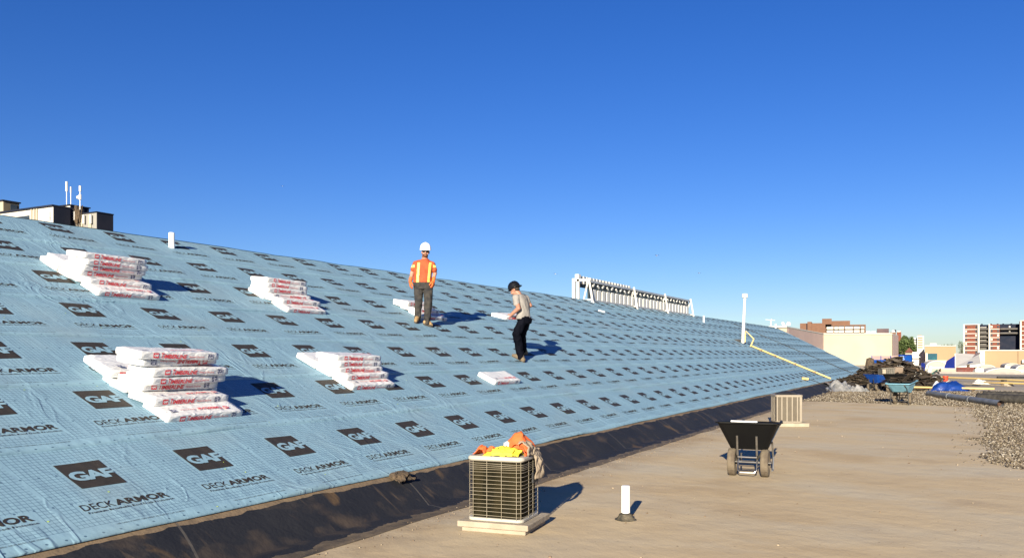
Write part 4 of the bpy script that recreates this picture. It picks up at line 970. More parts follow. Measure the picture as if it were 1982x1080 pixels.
# ================================================================== gravel and litter on the flat roof
def rocks(name, pts, sizes, mt, label, cat=None, kind='stuff', flat=.65):
    n = len(pts); base = np.array([(1, 0, 0), (-1, 0, 0), (0, 1, 0), (0, -1, 0), (0, 0, 1), (0, 0, -1)], float)
    F = np.array([(0, 2, 4), (2, 1, 4), (1, 3, 4), (3, 0, 4), (2, 0, 5), (1, 2, 5), (3, 1, 5), (0, 3, 5)])
    q = rng.normal(size=(n, 4)); q /= np.linalg.norm(q, axis=1)[:, None]; a, b, c, d = q.T
    Rm = np.stack([np.stack([a*a+b*b-c*c-d*d, 2*(b*c-a*d), 2*(b*d+a*c)], 1), np.stack([2*(b*c+a*d), a*a-b*b+c*c-d*d, 2*(c*d-a*b)], 1), np.stack([2*(b*d-a*c), 2*(c*d+a*b), a*a-b*b-c*c+d*d], 1)], 1)
    sc_ = sizes[:, None]*rng.uniform(.55, 1.15, (n, 3))
    V = np.einsum('nij,nkj->nki', Rm, base[None]*rng.uniform(.8, 1.2, (n, 6, 1))*sc_[:, None, :]); V[..., 2] *= flat
    V += pts[:, None, :]
    me = bpy.data.meshes.new(name); me.vertices.add(n*6); me.vertices.foreach_set('co', V.ravel())
    Fa = (F[None]+6*np.arange(n)[:, None, None]).reshape(-1, 3)
    me.loops.add(len(Fa)*3); me.loops.foreach_set('vertex_index', Fa.ravel()); me.polygons.add(len(Fa))
    me.polygons.foreach_set('loop_start', np.arange(len(Fa))*3); me.polygons.foreach_set('loop_total', np.full(len(Fa), 3))
    me.materials.append(mt); me.update(calc_edges=True)
    o = bpy.data.objects.new(name, me); C.objects.link(o); return setp(o, label, cat, None, kind)
def stone_mat(name, cols):
    m = bpy.data.materials.new(name); m.use_nodes = True; t = m.node_tree; b = t.nodes['Principled BSDF']
    g = t.nodes.new('ShaderNodeNewGeometry'); r = t.nodes.new('ShaderNodeValToRGB'); t.links.new(g.outputs['Random Per Island'], r.inputs[0])
    e = r.color_ramp.elements; r.color_ramp.interpolation = 'CONSTANT'
    while len(e) < len(cols): e.new(.5)
    for k, c in enumerate(cols): e[k].position = k/len(cols); e[k].color = (*c, 1)
    t.links.new(r.outputs[0], b.inputs['Base Color']); b.inputs['Roughness'].default_value = .9; b.inputs['Specular IOR Level'].default_value = .15
    return m
M_stone = stone_mat('gravel_stones', [(0.147, 0.121, 0.086), (0.075, 0.058, 0.041), (0.248, 0.215, 0.166), (0.107, 0.083, 0.057), (0.034, 0.026, 0.02), (0.184, 0.149, 0.101), (0.31, 0.28, 0.232), (0.086, 0.072, 0.055)])
def gravedge(Y):                                # left edge (X) of the gravel on the right-hand side
    k = [(10, 9), (13, 3), (13.5, 1.2), (14, .62), (15, .5), (16.5, .45), (18.2, .2), (19.2, .52), (22.4, .5), (26, .42), (29.2, .4), (29.7, -1), (30.2, -4.9), (60, -4.9)]
    for (a, x), (b, y) in zip(k, k[1:]):
        if a <= Y <= b: return x+(y-x)*(Y-a)/(b-a)
    return 9
def ingr(X, Y):
    return X > gravedge(Y)+.25*noise.noise((X*1.1, Y*1.1, 2))+.22*noise.noise((X*3, Y*3, 6))
pts = []; sz = []
for (n, ya, yb, s0_, s1_) in ((36000, 12.5, 22, .010, .026), (34000, 22, 31, .014, .030), (30000, 29, 42.5, .018, .036)):
    for _ in range(n):
        Y = random.uniform(ya, yb); X = random.uniform(-4.9, min(9, Y*.33+2.2)) if Y > 22 else random.uniform(-.6, Y*.33+2)
        if X < -4.6 and Y < 60 and random.random() < .5: continue
        ed = X-gravedge(Y)
        if Y > 39 and random.random() < (Y-39)/4: continue
        if ingr(X, Y) or (ed > -.5 and random.random() < .04): pts.append((X, Y, random.uniform(.0, .03)+.015*max(0, noise.noise((X*1.5, Y*1.5, 4))))); sz.append(random.uniform(s0_, s1_))
rocks('gravel', np.array(pts), np.array(sz), M_stone, 'loose pale and brown gravel spread over the flat roof at right')
pts = []; sz = []
for _ in range(900):
    Y = random.uniform(5, 30); X = FO+abs(random.gauss(0, .28))-.12
    pts.append((X, Y, .004)); sz.append(random.uniform(.004, .013))
for _ in range(420):
    Y = random.uniform(5, 29); X = random.uniform(-4.3, Y*.33+1); pts.append((X, Y, .003)); sz.append(random.choice((.005, .008, .012, .02)))
rocks('dirt_crumbs', np.array(pts), np.array(sz), stone_mat('dirt_crumb', [(.12, .08, .05), (.2, .14, .09), (.3, .24, .17)]), 'scattered dirt crumbs and grit on the tan flat roof')
# torn patch on the upstand
M_torn = mat('torn_brown_felt', (0.091, 0.063, 0.0385), (0.042, 0.0315, 0.021), 9, .95, bump=.02, bscale=30)
mb = MB()
def fp(u, v):
    Y = 7.35+.30*u; t_ = 6.05-.16*v+.05*noise.noise((u*4, v*4, 2)); return rf(Y+.06*noise.noise((u*3, v*5, 8)), t_, .015+.05*math.sin(u*3.1)*math.sin(v*3.1)+.02*noise.noise((u*6, v*6, 1)))
mb.grid(fp, 14, 8); o = mb.obj('torn_felt', M_torn); setp(o, 'torn brown felt scrap caught on the edge left of the caged air conditioner', 'felt scrap')
s = o.modifiers.new('s', 'SOLIDIFY'); s.thickness = .012

# pipes lying on the roof
def lying(name, a, b, r, mt, label, cat, blocks=True, n=14, seg=None):
    a, b = Vector(a), Vector(b); root = empty(name, (a.x, a.y, 0), 0, label, cat); o = Vector((a.x, a.y, 0))
    m_ = MB(); m_.tube([a-o, b-o], r, n); m_.obj('pipe', mt, root)
    if blocks:
        k = max(2, int((b-a).length/3.2))
        for i in range(k):
            p = a.lerp(b, (i+.5)/k)-o; m_ = MB(); m_.box((p.x, p.y, (p.z-r)/2), (.12, .28, max(.02, p.z-r)), 0); m_.obj('support_block', M_torn, root)
    return root
def at(x, y, z): q = fl(x, y, z); q.z = z; return q
lying('gas_pipe', at(1764, 727.5, .20), at(2060, 739.5, .20), .06, M_gas, 'longest yellow gas pipe crossing the far part of the flat roof', 'pipe')
lying('gas_pipe', at(1905, 739.5, .16), at(2060, 745, .16), .05, M_gas, 'yellow gas pipe at right between the longest one and the black rolls', 'pipe')
lying('gas_pipe', at(1766, 749, .14), at(1925, 752.3, .14), .042, M_gas, 'yellow gas pipe passing behind the blue tarp', 'pipe')
M_gp = mat('grey_plastic_pipe', (.16, .17, .18), (.11, .115, .12), 3, .5)
a, b = at(1797, 761, .11), at(1937, 781.5, .11); root = empty('drain_pipe', (a.x, a.y, 0), 0, 'long grey plastic pipe lying on the gravel beside the black rolls', 'pipe'); o_ = Vector((a.x, a.y, 0))
mb = MB(); mb.tube([a-o_, b-o_], .105, 18, cap=False); mb.tube([b-o_, a-o_], .095, 18, cap=False); mb.obj('pipe', M_gp, root, smooth=True)
for q in (.33, .63, .985): p = a.lerp(b, q)-o_; d = (b-a).normalized(); m_ = MB(); m_.tube([p-d*.07, p+d*.07], .118, 18); m_.obj('coupling', M_gp, root) if q < .9 else m_.tube([p, p+d*.02], .118, 18)
m_ = MB(); p = a.lerp(b, .97)-o_; d = (b-a).normalized(); m_.tube([p, p+d*.01], .094, 18); m_.obj('end_disc', mat('dark_brown_end', (0.04, 0.015, 0.00625), (0.02, 0.0075, 0.00375), 8), root)  # dark brown disc set inside the open end
for k, (y0_, y1_, r, lab) in enumerate(((772, 778.5, .155, 'thick black membrane roll lying nearest on the gravel at right'), (766.5, 770.5, .14, 'black membrane roll lying behind the nearest black roll at right'))):
    a, b = at(1893+k*10, y0_-3, r), at(2040, y1_-3, r); c0 = Vector((a.x, a.y, 0)); d = (b-a).normalized()
    mb = MB(); n_ = 40
    mb.tube([a-c0+d*((b-a).length*i/n_) for i in range(n_+1)], [r*(1+.05*math.sin(i*2.1)+.03*noise.noise((i*.7, k, 0))) for i in range(n_+1)], 16)
    o = mb.obj('membrane_roll', mat('black_roll', (.022, .020, .018), (.04, .036, .03), 5, .7, bump=.02, bscale=12), loc=c0, smooth=True); setp(o, lab, 'roll', 'black membrane rolls')
# blue tarp, white bag
def mound(name, c, rx, ry, h, mt, label, cat, seed=0, amp=.12, nu=34, nv=24, rot=0, sharp=1.0, metal=False):
    mb = MB()
    def fn(u, v):
        x = (u*2-1); y = (v*2-1); r2 = x*x+y*y
        z = max(0, 1-r2)**.7*(1+amp*4*noise.noise((x*1.7+seed, y*1.7, seed)))+amp*2.0*abs(noise.noise((x*4+seed, y*4, 3)))*max(0, 1.15-r2)
        k = 1+.25*noise.noise((x*2, y*2, seed+9))
        X = x*rx*k; Y = y*ry*k
        return (X*math.cos(rot)-Y*math.sin(rot), X*math.sin(rot)+Y*math.cos(rot), .012+z*h+.03*h*noise.noise((x*13, y*13, seed)))
    mb.grid(fn, nu, nv); o = mb.obj(name, mt, loc=c, smooth=not metal); setp(o, label, cat)
    s = o.modifiers.new('s', 'SOLIDIFY'); s.thickness = .01; return o
M_tarp = mat('blue_tarp', (0.00432, 0.0252, 0.1512), (0.0072, 0.036, 0.1872), 4, .4, bump=.02, bscale=9)
c = fl(1838, 757); mound('tarp', (c.x, c.y+.35, 0), .82, .50, .37, M_tarp, 'crumpled bright blue tarp heaped on the gravel', 'tarp', 3, .13, rot=TH)
c = fl(1815, 755); mound('sack', (c.x, c.y+.5, 0), .30, .22, .34, M_bag, 'pale sack lying against the left side of the blue tarp', 'sack', 5, .08, rot=TH)
def bx(name, c, d, mt, label, cat, rz=TH, bev=.01, group=None, z=None):
    m_ = MB(); m_.box((0, 0, d[2]/2), d); o = m_.obj(name, mt, loc=c, bevel=bev); o.rotation_euler = (0, 0, rz); return setp(o, label, cat, group)
# orange bucket, white carton, green saw
c = fl(1830, 738); mb = MB(); mb.lathe([(.001, .0), (.12, .0), (.155, .30), (.165, .30), (.165, .33), (.15, .33), (.12, .03), (.001, .03)], (0, 0, 0), 20); o = mb.obj('bucket', mat('orange_red_bucket', (0.434, 0.049, 0.021), (0.35, 0.042, 0.021), 3, .4), loc=(c.x, c.y, 0), smooth=False); o.scale = (1, 1, 1); setp(o, 'orange-red bucket beside the farthest yellow pipe', 'bucket')
c = fl(1796, 738); bx('carton', (c.x, c.y+.2, 0), (.62, .4, .26), M_wht, 'white carton on the roof in front of the green saw', 'box')
c = fl(1770, 736); bx('carton', (c.x, c.y+.2, 0), (.85, .5, .13), M_wht, 'flat white carton right of the rubble heap', 'box')
sw = empty('mitre_saw', (fl(1806, 735).x, fl(1806, 735).y, 0), TH, 'dark green mitre saw with a pale guard standing on the far roof', 'saw')
M_gn = mat('dark_green_paint', (0.005, 0.05, 0.04), (0.0075, 0.065, 0.05), 5, .5)
mb = MB(); mb.box((0, 0, .20), (.55, .4, .10)); mb.lathe([(.001, -.04), (.18, -.04), (.18, .04), (.001, .04)], (.1, -.1, .16), 20, M=Matrix.Rotation(R(90), 3, 'X')); mb.tube([(-.28, 0, .25), (.0, 0, .42), (.3, .05, .62)], .05, 8); mb.obj('base', M_gn, sw)
mb = MB(); mb.box((-.22, 0, .60), (.22, .08, .55), 0, M=Matrix.Rotation(.25, 3, 'Y')); mb.obj('guard', mat('pale_grey_metal', (.5, .5, .48), None, 4, .4, .2), sw)
mb = MB(); mb.tube([(.05, 0, .45), (.25, 0, .5), (.38, 0, .42)], .06, 10); mb.obj('motor', M_blk, sw)
# planks and scrap
M_ply = mat('weathered_wood', (0.176, 0.1375, 0.0935), (0.121, 0.0935, 0.066), 6, .9, stretch=(1, 6, 6))
def plank(c, L, wd, rz, label, mt=M_ply, tilt=0, z=.03, name='plank', cat='plank'):
    m_ = MB(); m_.box((0, 0, 0), (L, wd, .035)); o = m_.obj(name, mt, loc=(c[0], c[1], z)); o.rotation_euler = (0, tilt, rz); return setp(o, label, cat, 'scrap wood at the far right')
cc = fl(1907, 748)
plank((cc.x, cc.y), 1.9, .12, TH-.55, 'weathered plank slanting towards the gravel in the scrap heap at right', z=.1, tilt=.04)
plank((cc.x+.25, cc.y+.3), 1.6, .10, TH-.8, 'second slanting plank behind the first in the scrap heap at right', z=.22, tilt=-.05)
plank((cc.x-.7, cc.y+.15), 1.1, .14, TH+.02, 'dark short board left of the slanting planks', M_blk, z=.05)
mound('rag_heap', (fl(1897, 743).x, fl(1897, 743).y, 0), .38, .3, .22, M_whc, 'pale rag heap behind the slanting planks', 'rags', 8, .08, rot=TH)
bx('block', (fl(1943, 746.5).x, fl(1943, 746.5).y, 0), (.16, .3, .30), M_blk, 'small dark block standing on the far roof at right', 'block')
bx('block', (fl(1950, 747).x, fl(1950, 747).y, 0), (.5, .3, .12), M_conc, 'low pale slab beside the small dark block', 'block')
mb = MB(); mb.tube([(0, 0, .06), (1.2, .1, .06), (2.4, 0, .05)], .07, 8); o = mb.obj('hose', M_blk, loc=(fl(1930, 732).x, fl(1930, 732).y, 0)); o.rotation_euler = (0, 0, TH); setp(o, 'short black hose lying near the parapet', 'hose')

# ================================================================== rubble heap of torn roofing
RD = 40.0
prof_px = [(1588, 752), (1600, 748), (1622, 742), (1640, 739), (1655, 733), (1668, 727), (1680, 721), (1695, 714), (1712, 709), (1724, 702), (1733, 695), (1741, 700), (1752, 706), (1765, 714), (1778, 722), (1792, 731), (1800, 748)]
def hprof(l):                                # l = metres to the right of camera axis at RD
    px = 991+l/(RD+.9)*1600
    for (a, y), (b, z) in zip(prof_px, prof_px[1:]):
        if a <= px <= b:
            yy = y+(z-y)*(px-a)/(b-a); return max(0, CZ-(yy-684.3)/1600*(RD+.9))
    return 0
def hm(l, d):
    h = hprof(l)*.97; wd = 1.6+h*.9
    dd = (d-RD-.9)/wd
    return h*max(0, 1-abs(dd)**1.6)*(1+.18*noise.noise((l*1.2, d*1.2, 3)))
def W(l, d, z): return Vector((l*cth-d*sth, l*sth+d*cth, z))
M_rub = [mat('torn_shingle_dark', (0.0126, 0.00924, 0.00672), (0.0231, 0.0168, 0.01176), 6, .95, bump=.01, bscale=40), mat('torn_shingle_brown', (0.03188, 0.02175, 0.0135), (0.04875, 0.03563, 0.0225), 6, .95, bump=.01, bscale=40), mat('torn_shingle_pale', (0.08, 0.062, 0.042), (0.104, 0.084, 0.06), 6, .95), mat('old_wood', (0.07, 0.0425, 0.0225), (0.1, 0.06, 0.035), 6, .9), mat('white_scrap', (.6, .58, .54), None, 6, .7)]
mb = MB(); l0, l1 = (1590-991)/1600*(RD+.9), (1800-991)/1600*(RD+.9)
mb.grid(lambda u, v: W(l0+(l1-l0)*u, RD-3+6.5*v, hm(l0+(l1-l0)*u, RD-3+6.5*v)*.93+.004), 70, 36, 0)
for k in range(2600):
    l = random.uniform(l0, l1); d = RD+.9+random.gauss(0, 1.15)
    h = hm(l, d)
    if h < .03 and random.random() < .75: continue
    L = random.uniform(.15, .95); wd = random.uniform(.06, .34); mi = random.choices([0, 1, 2, 3, 4], [5, 6, 2.2, 1, .25])[0]
    Mx = Matrix.Rotation(random.uniform(0, 6.28), 3, 'Z') @ Matrix.Rotation(random.gauss(0, .20), 3, 'Y') @ Matrix.Rotation(random.gauss(0, .26), 3, 'X')
    c = W(l, d, h+random.uniform(-.04, .05)+.02); vs = []; bend = random.uniform(-.12, .12); nn = 4
    for i in range(nn+1):
        for j in (-1, 1):
            for s_ in (0, 1): x = (i/nn-.5)*L; vs.append(c+Mx @ Vector((x, j*wd/2*(1+.15*math.sin(i*3+k)), bend*(1-(2*i/nn-1)**2)*L+s_*.014)))
    fs = []
    for i in range(nn):
        q = i*4; fs += [(q, q+4, q+6, q+2), (q+1, q+3, q+7, q+5), (q, q+1, q+5, q+4), (q+2, q+6, q+7, q+3)]
    fs += [(0, 2, 3, 1), (nn*4, nn*4+1, nn*4+3, nn*4+2)]
    vs = [Vector((v.x, v.y, max(v.z, .006))) for v in vs]; mb.add(vs, fs, mi)
o = mb.obj('rubble_heap', M_rub); setp(o, 'big brown heap of torn-off old shingles and felt at the end of the slope', 'rubble', None, 'stuff')
# things on the heap
def on(x, depth, dz=0): l = (x-991)/1600*depth; p = W(l, depth, hm(l, depth)+dz); return p
cr = empty('crate', on(1715, 39.4, .1), TH+.05, 'grey slatted crate on top of the rubble heap', 'crate')
mb = MB()
for k in range(6): mb.box((-.26+.104*k, -.22, .22), (.09, .02, .42))
mb.box((0, 0, .22), (.60, .40, .38)); mb.box((0, -.235, .44), (.70, .03, .05)); mb.obj('body', mat('grey_wood_slats', (0.091, 0.084, 0.07), (0.126, 0.112, 0.091), 9, .9), cr)
mb = MB(); mb.box((-.22, -.245, .28), (.16, .02, .22)); mb.obj('panel', M_conc, cr)
p = on(1737, 39.6, .05); bx('crate', p, (.42, .3, .34), mat('pale_brown_board', (0.17, 0.13, 0.095), (0.14, 0.1, 0.07), 5), 'pale brown box on the rubble heap right of the grey crate', 'crate')
# silver foil
M_foil = mat('silver_foil', (.34, .33, .31), (.20, .20, .19), 4, .25, .35, bump=.02, bscale=6)
def foil(cx, cy, rx, ry, h, label, seed):
    c = fl(cx, cy); mb = MB()
    def fn(u, v):
        x = u*2-1; y = v*2-1; z = (1-abs(x)**3)*(1-abs(y)**3)*h*(.45+1.2*abs(noise.noise((x*1.8+seed, y*1.5, seed))))+.26*h*noise.noise((x*3+seed, y*2.6, 1))+.05*h*noise.noise((x*11, y*11, seed))
        return (x*rx, y*ry*(1+.2*noise.noise((x*3, y, seed))), max(.01, z))
    mb.grid(fn, 26, 18); o = mb.obj('foil_sheet', M_foil, loc=(c.x, c.y+ry, 0)); o.rotation_euler = (0, 0, TH); s = o.modifiers.new('s', 'SOLIDIFY'); s.thickness = .006
    return setp(o, label, 'foil')
foil(1623, 758, .56, .75, .46, 'large crumpled silver foil sheet at the left foot of the rubble heap', 2)
foil(1661, 758.5, .42, .35, .22, 'small crumpled silver foil between the large foil and the blue wheelbarrow', 6)
q = MB(); q.grid(lambda u, v: rf(40.3+1.2*u+.1*math.sin(v*5), 6.02-.9*v, .03+.12*abs(noise.noise((u*3, v*3, 2)))), 10, 10); o = q.obj('felt_sheet', mat('grey_felt', (.13, .115, .10), (.18, .16, .14), 4)); setp(o, 'grey felt sheet hanging over the upstand behind the silver foil', 'felt scrap')
# three more wheelbarrows
M_tq = mat('turquoise_paint', (0.1575, 0.3437, 0.4476), (0.1211, 0.2713, 0.3624), 6, .5); M_bl = mat('bright_blue_poly', (0.0036, 0.045, 0.225), (0.0045, 0.036, 0.189), 5, .4)
M_chr2 = M_chr; M_chr = M_blk
c = (fl(1731, 781)+fl(1764, 782))/2
wbt = wheelbarrow((c.x, c.y, 0), TH+R(146), 'turquoise wheelbarrow loaded with dark scrap standing on the gravel edge', mt=M_tq, S=1.05)
mb = MB()
for k in range(26):
    Mx = Matrix.Rotation(random.uniform(0, 3), 3, 'Z') @ Matrix.Rotation(random.gauss(0, .2), 3, 'Y'); mb.box((random.uniform(-.22, .22), random.uniform(-.1, .75), .66+random.uniform(0, .16)), (random.uniform(.3, .75), random.uniform(.12, .3), .015), 0, M=Mx, mi=random.choice([0, 0, 1]))
o = mb.obj('scrap_load', M_rub, loc=(c.x, c.y, 0)); o.rotation_euler = (0, 0, TH+R(146)); o.scale = (1.05, 1.05, 1.05); setp(o, 'dark torn shingle scrap piled in the turquoise wheelbarrow', 'scrap')
c = fl(1703, 757); wheelbarrow((c.x-.25, c.y+.3, 0), TH-R(62), 'bright blue wheelbarrow beside the silver foil at the heap', mt=M_bl, S=.98)
c = fl(1733, 762); wheelbarrow((c.x-.1, c.y+1.0, 0), TH-R(35), 'black wheelbarrow parked in front of the rubble heap behind the turquoise one', mt=M_tray, S=1.08)
M_chr = M_chr2

# ================================================================== the town beyond
M_cream = mat('cream_render', (0.3312, 0.3, 0.2356), (0.3128, 0.28, 0.217), .3, .9); M_pink = mat('pinkish_render', (0.51, 0.374, 0.3162), (0.476, 0.3485, 0.2958), .3, .9)
M_brick = mat('brown_brick', (0.1386, 0.0714, 0.0441), (0.1218, 0.063, 0.0399), .6, .9); M_rbrick = mat('red_brick', (0.144, 0.048, 0.03), (0.124, 0.04, 0.026), .8, .9)
M_white = mat('white_masonry', (0.54, 0.51, 0.45), (0.495, 0.465, 0.4125), .5, .8); M_ora = mat('orange_render', (0.2904, 0.2016, 0.1176), (0.264, 0.1824, 0.1064), .3, .9)
M_navy2 = mat('dark_cladding_and_shade', (.012, .016, .028), (.02, .022, .034), .4, .9, spec=.08); M_win = mat('window_glass', (.03, .04, .05), (.06, .07, .08), .5, .15)  # cladding colour, also the shade painted on the red brick wing
M_blue = mat('royal_blue_paint', (0.0036, 0.045, 0.216), (0.0036, 0.036, 0.18), 1.5, .9, spec=.08); M_nb = mat('dark_blue_sheet', (0.006, 0.012, 0.096), (0.009, 0.018, 0.132), 1, .9, spec=.08)
class Bld:
    """a far building; local x to the right, y away, z up; sizes taken at its own distance"""
    def __init__(s, name, xc, depth, label, cat='building', yaw=0, base=-8.0, group=None):
        s.d = depth; s.xc = xc; s.base = base; p = cp(xc, 684.3, depth); s.ph = math.atan((xc-991)/1600); s.root = empty(name, (p.x, p.y, base), TH-s.ph+yaw, label, cat, group)
    def X(s, x): u = (x-991)/1600; return (u*s.d-(s.xc-991)/1600*s.d)/(math.cos(s.ph)+u*math.sin(s.ph))
    def Z(s, y): return CZ-(y-684.3)/1600*s.d-s.base
    def box(s, name, x0, x1, yt, yb, mt, y0=0, th=10, parent=None):
        m_ = MB(); m_.b2((s.X(x0), y0, s.Z(yb) if yb is not None else 0), (s.X(x1), y0+th, s.Z(yt))); return m_.obj(name, mt, s.root)
def prism(name, pts, z0, z1, mt, parent, origin):
    n = len(pts); mb = MB(); mb.add([(p[0], p[1], z0) for p in pts]+[(p[0], p[1], z1) for p in pts], [(i, (i+1) % n, n+(i+1) % n, n+i) for i in range(n)]+[tuple(range(n, 2*n)), tuple(reversed(range(n)))])
    return mb.obj(name, mt, parent, origin=origin, fix=True)
# cream hall behind the slope
ft_ = [cp(1523, 684, 82), cp(1594, 684, 110), cp(1727, 684, 110), cp(1738.4, 684, 125), cp(1700, 684, 165), cp(1480, 684, 150), cp(1440, 684, 82)]
org = (ft_[1].x, ft_[1].y, -8); rt = empty('cream_hall', org, 0, 'large windowless cream hall rising behind the end of the blue slope', 'building')
zt = CZ+2.59; prism('wall', ft_, -8, zt, M_cream, rt, org)
prism('coping', [p for p in [cp(1522.5, 684, 81.8), cp(1594.2, 684, 109.8), cp(1727.3, 684, 109.8), cp(1739, 684, 125), cp(1700, 684, 165.3), cp(1479, 684, 150), cp(1439, 684, 81.8)]], zt+.003, zt+.12, M_white, rt, org)
prism('side_bay', [cp(1589, 684, 107.3), cp(1593.8, 684, 109.6), cp(1593.9, 684, 109.2), cp(1527, 684, 82.6), cp(1523, 684, 81.95)], -8, zt-.1, M_pink, rt, org)
prism('end_wall', [cp(1727.2, 684, 109.9), cp(1738.7, 684, 124.9), cp(1739, 684, 124.8), cp(1727.6, 684, 109.7)], -8, zt-.02, M_pink, rt, org)
# brown apartment block
B = Bld('brown_apartment_block', 1612, 650, 'brown brick apartment block with white balconies above the cream hall')
B.box('wall', 1548.4, 1597.5, 625, None, M_brick, 0, 40); B.box('stair_tower', 1563, 1571, 622.5, None, M_brick, -4, 42)
B.box('wing', 1597.5, 1677, 627.6, None, M_brick, 14, 40); B.box('penthouse', 1591, 1609.8, 616, 627, M_brick, 6, 20); B.box('penthouse', 1609.8, 1646, 619.6, 628, M_brick, 16, 20)
B.box('dark_slot', 1561, 1563, 625.4, None, M_navy2, -1, 4)
for r_ in range(6):
    y = 631+r_*6.4
    for (a, b_) in ((1600, 1613), (1615, 1622), (1623, 1634), (1636, 1651), (1653, 1664.5), (1667, 1673.5)):
        dd = 8 if a < 1614 else 10
        w_ = B.box('balcony', a, b_, y+1.2, y+5.2, M_white, dd, 4)
        B.box('window', a, b_, y-1.0, y+1.2, M_win, dd+3.4, .5)
# roof clutter on/behind the cream hall
B = Bld('roof_plant_box', 1708, 150, 'dark brown louvred plant box peeking above the cream hall', 'plant box', base=-8)
B.box('wall', 1697, 1720.5, 636, None, mat('dark_maroon', (.06, .035, .04), (.08, .05, .05), .5), 0, 6)
B = Bld('roof_plant_box', 1686, 150, 'small white roof units left of the dark plant box', 'plant box')
B.box('wall', 1677.5, 1683, 640.5, None, M_white, 0, 3); B.box('wall', 1685, 1687, 641.5, None, M_gr, 0, 2); B.box('wall', 1688.5, 1694.5, 640.8, None, M_white, 0, 3)
B = Bld('brick_house', 1733, 240, 'brown brick block with white roof unit right of the dark plant box')
B.box('wall', 1722.5, 1734, 643, None, M_brick, 0, 10); B.box('roof_unit', 1726.5, 1732, 639, 643.4, M_white, 2, 4); B.box('tank', 1731, 1734.5, 637, 641, M_navy2, 5, 3); B.box('wing', 1736, 1744.5, 642, None, M_rbrick, 3, 12); B.box('roof_unit', 1737, 1743, 640, 642.2, M_white, 5, 4)
# pale apartments beyond the tree
B = Bld('pale_apartment_block', 1775, 420, 'pale apartment block with striped white balconies right of the tree')
B.box('wall', 1761, 1775.2, 654, None, M_white, 0, 20); B.box('wing', 1775.2, 1788, 650.5, None, M_white, -3, 20); B.box('penthouse', 1776, 1784, 648.6, 651, M_ora, 0, 10)
for r_ in range(6):
    B.box('balcony_gap', 1761.6, 1774.8, 657+r_*4.6, 658.7+r_*4.6, M_win, -.3, 1); B.box('bay', 1776.5, 1786, 652.5+r_*4.6, 655.2+r_*4.6, M_ora, -3.3, 1)
B = Bld('gatehouse', 1760, 130, 'small cream hut with a red hipped roof in front of the tree', 'hut')
B.box('wall', 1752, 1768, 682, None, M_cream, 0, 3)
mb = MB(); x0, x1, xm, z0, z1 = B.X(1750.8), B.X(1769.2), B.X(1760), B.Z(682.2), B.Z(672.3)
mb.add([(x0, -.3, z0), (x1, -.3, z0), (x1, 3.3, z0), (x0, 3.3, z0), (xm, 1.5, z1)], [(0, 1, 4), (1, 2, 4), (2, 3, 4), (3, 0, 4), (3, 2, 1, 0)]); mb.obj('roof', mat('terracotta', (0.17, 0.07, 0.045), (0.14, 0.055, 0.035), 1), B.root)
# trees
M_leaf = [mat('leaf_green', (.055, .085, .022), (.085, .12, .035), 3, .7), mat('leaf_dark', (.025, .045, .012), (.04, .065, .018), 3, .7)]
M_bark = mat('bark', (.09, .06, .04), (.06, .04, .03), 4, .9)
def tree(x, depth, ytop, w_px, ybot, label, n=2200, seed=1, group=None):
    rr = random.Random(seed); k = depth/1600; p = cp(x, 684.3, depth); top = CZ-(ytop-684.3)*k+8; R_ = w_px*k/2; cz = top-R_*1.0
    root = empty('tree', (p.x, p.y, -8), 0, label, 'tree', group)
    mb = MB(); mb.tube([(0, 0, 0), (.1, 0, cz*.5), (0, .1, cz)], [R_*.14, R_*.1, R_*.05], 8)
    for q in range(6): a = q*1.05; mb.tube([(0, 0, cz*.55), (math.cos(a)*R_*.6, math.sin(a)*R_*.6, cz+R_*.2)], [R_*.06, R_*.02], 6)
    mb.obj('trunk', M_bark, root)
    mb = MB(); hz = (top-max(1.5, 8+CZ-(ybot-684.3)*k))/2; cz = top-hz
    cl = [(rr.gauss(0, .38), rr.gauss(0, .38), rr.uniform(-.85, .72), rr.uniform(.25, .45)) for _ in range(30)]
    for _ in range(n):
        c = rr.choice(cl); th = rr.uniform(0, 6.28); u = rr.uniform(-1, 1); r_ = c[3]*rr.uniform(.35, 1.05); s_ = math.sqrt(1-u*u)
        v = Vector(((c[0]+r_*s_*math.cos(th))*R_, (c[1]+r_*s_*math.sin(th))*R_, cz+(c[2]+r_*u)*hz)); L = R_*rr.uniform(.07, .13)
        Mx = Matrix.Rotation(rr.uniform(0, 6.28), 3, 'Z') @ Matrix.Rotation(rr.uniform(0, 3.14), 3, 'X'); mb.add([v+Mx @ Vector(q)*L for q in ((-1, -.4, 0), (0, -.6, .2), (1, 0, 0), (0, .6, .2))], [(0, 1, 2, 3)], rr.choice([0, 0, 1]))
    mb.obj('crown', M_leaf, root)
tree(1751, 135, 650.5, 36, 694, 'dense green tree right of the cream hall', 9000, 3)
tree(1828, 210, 665.5, 17, 684, 'low dark tree peeking over the left end of the orange building', 900, 5, 'distant trees')
tree(1840, 215, 664, 18, 684, 'low dark tree peeking over the orange building, right of the first', 900, 6, 'distant trees')
tree(1861, 260, 658, 14, 690, 'dark tree at the left foot of the red brick apartments', 900, 7, 'distant trees')
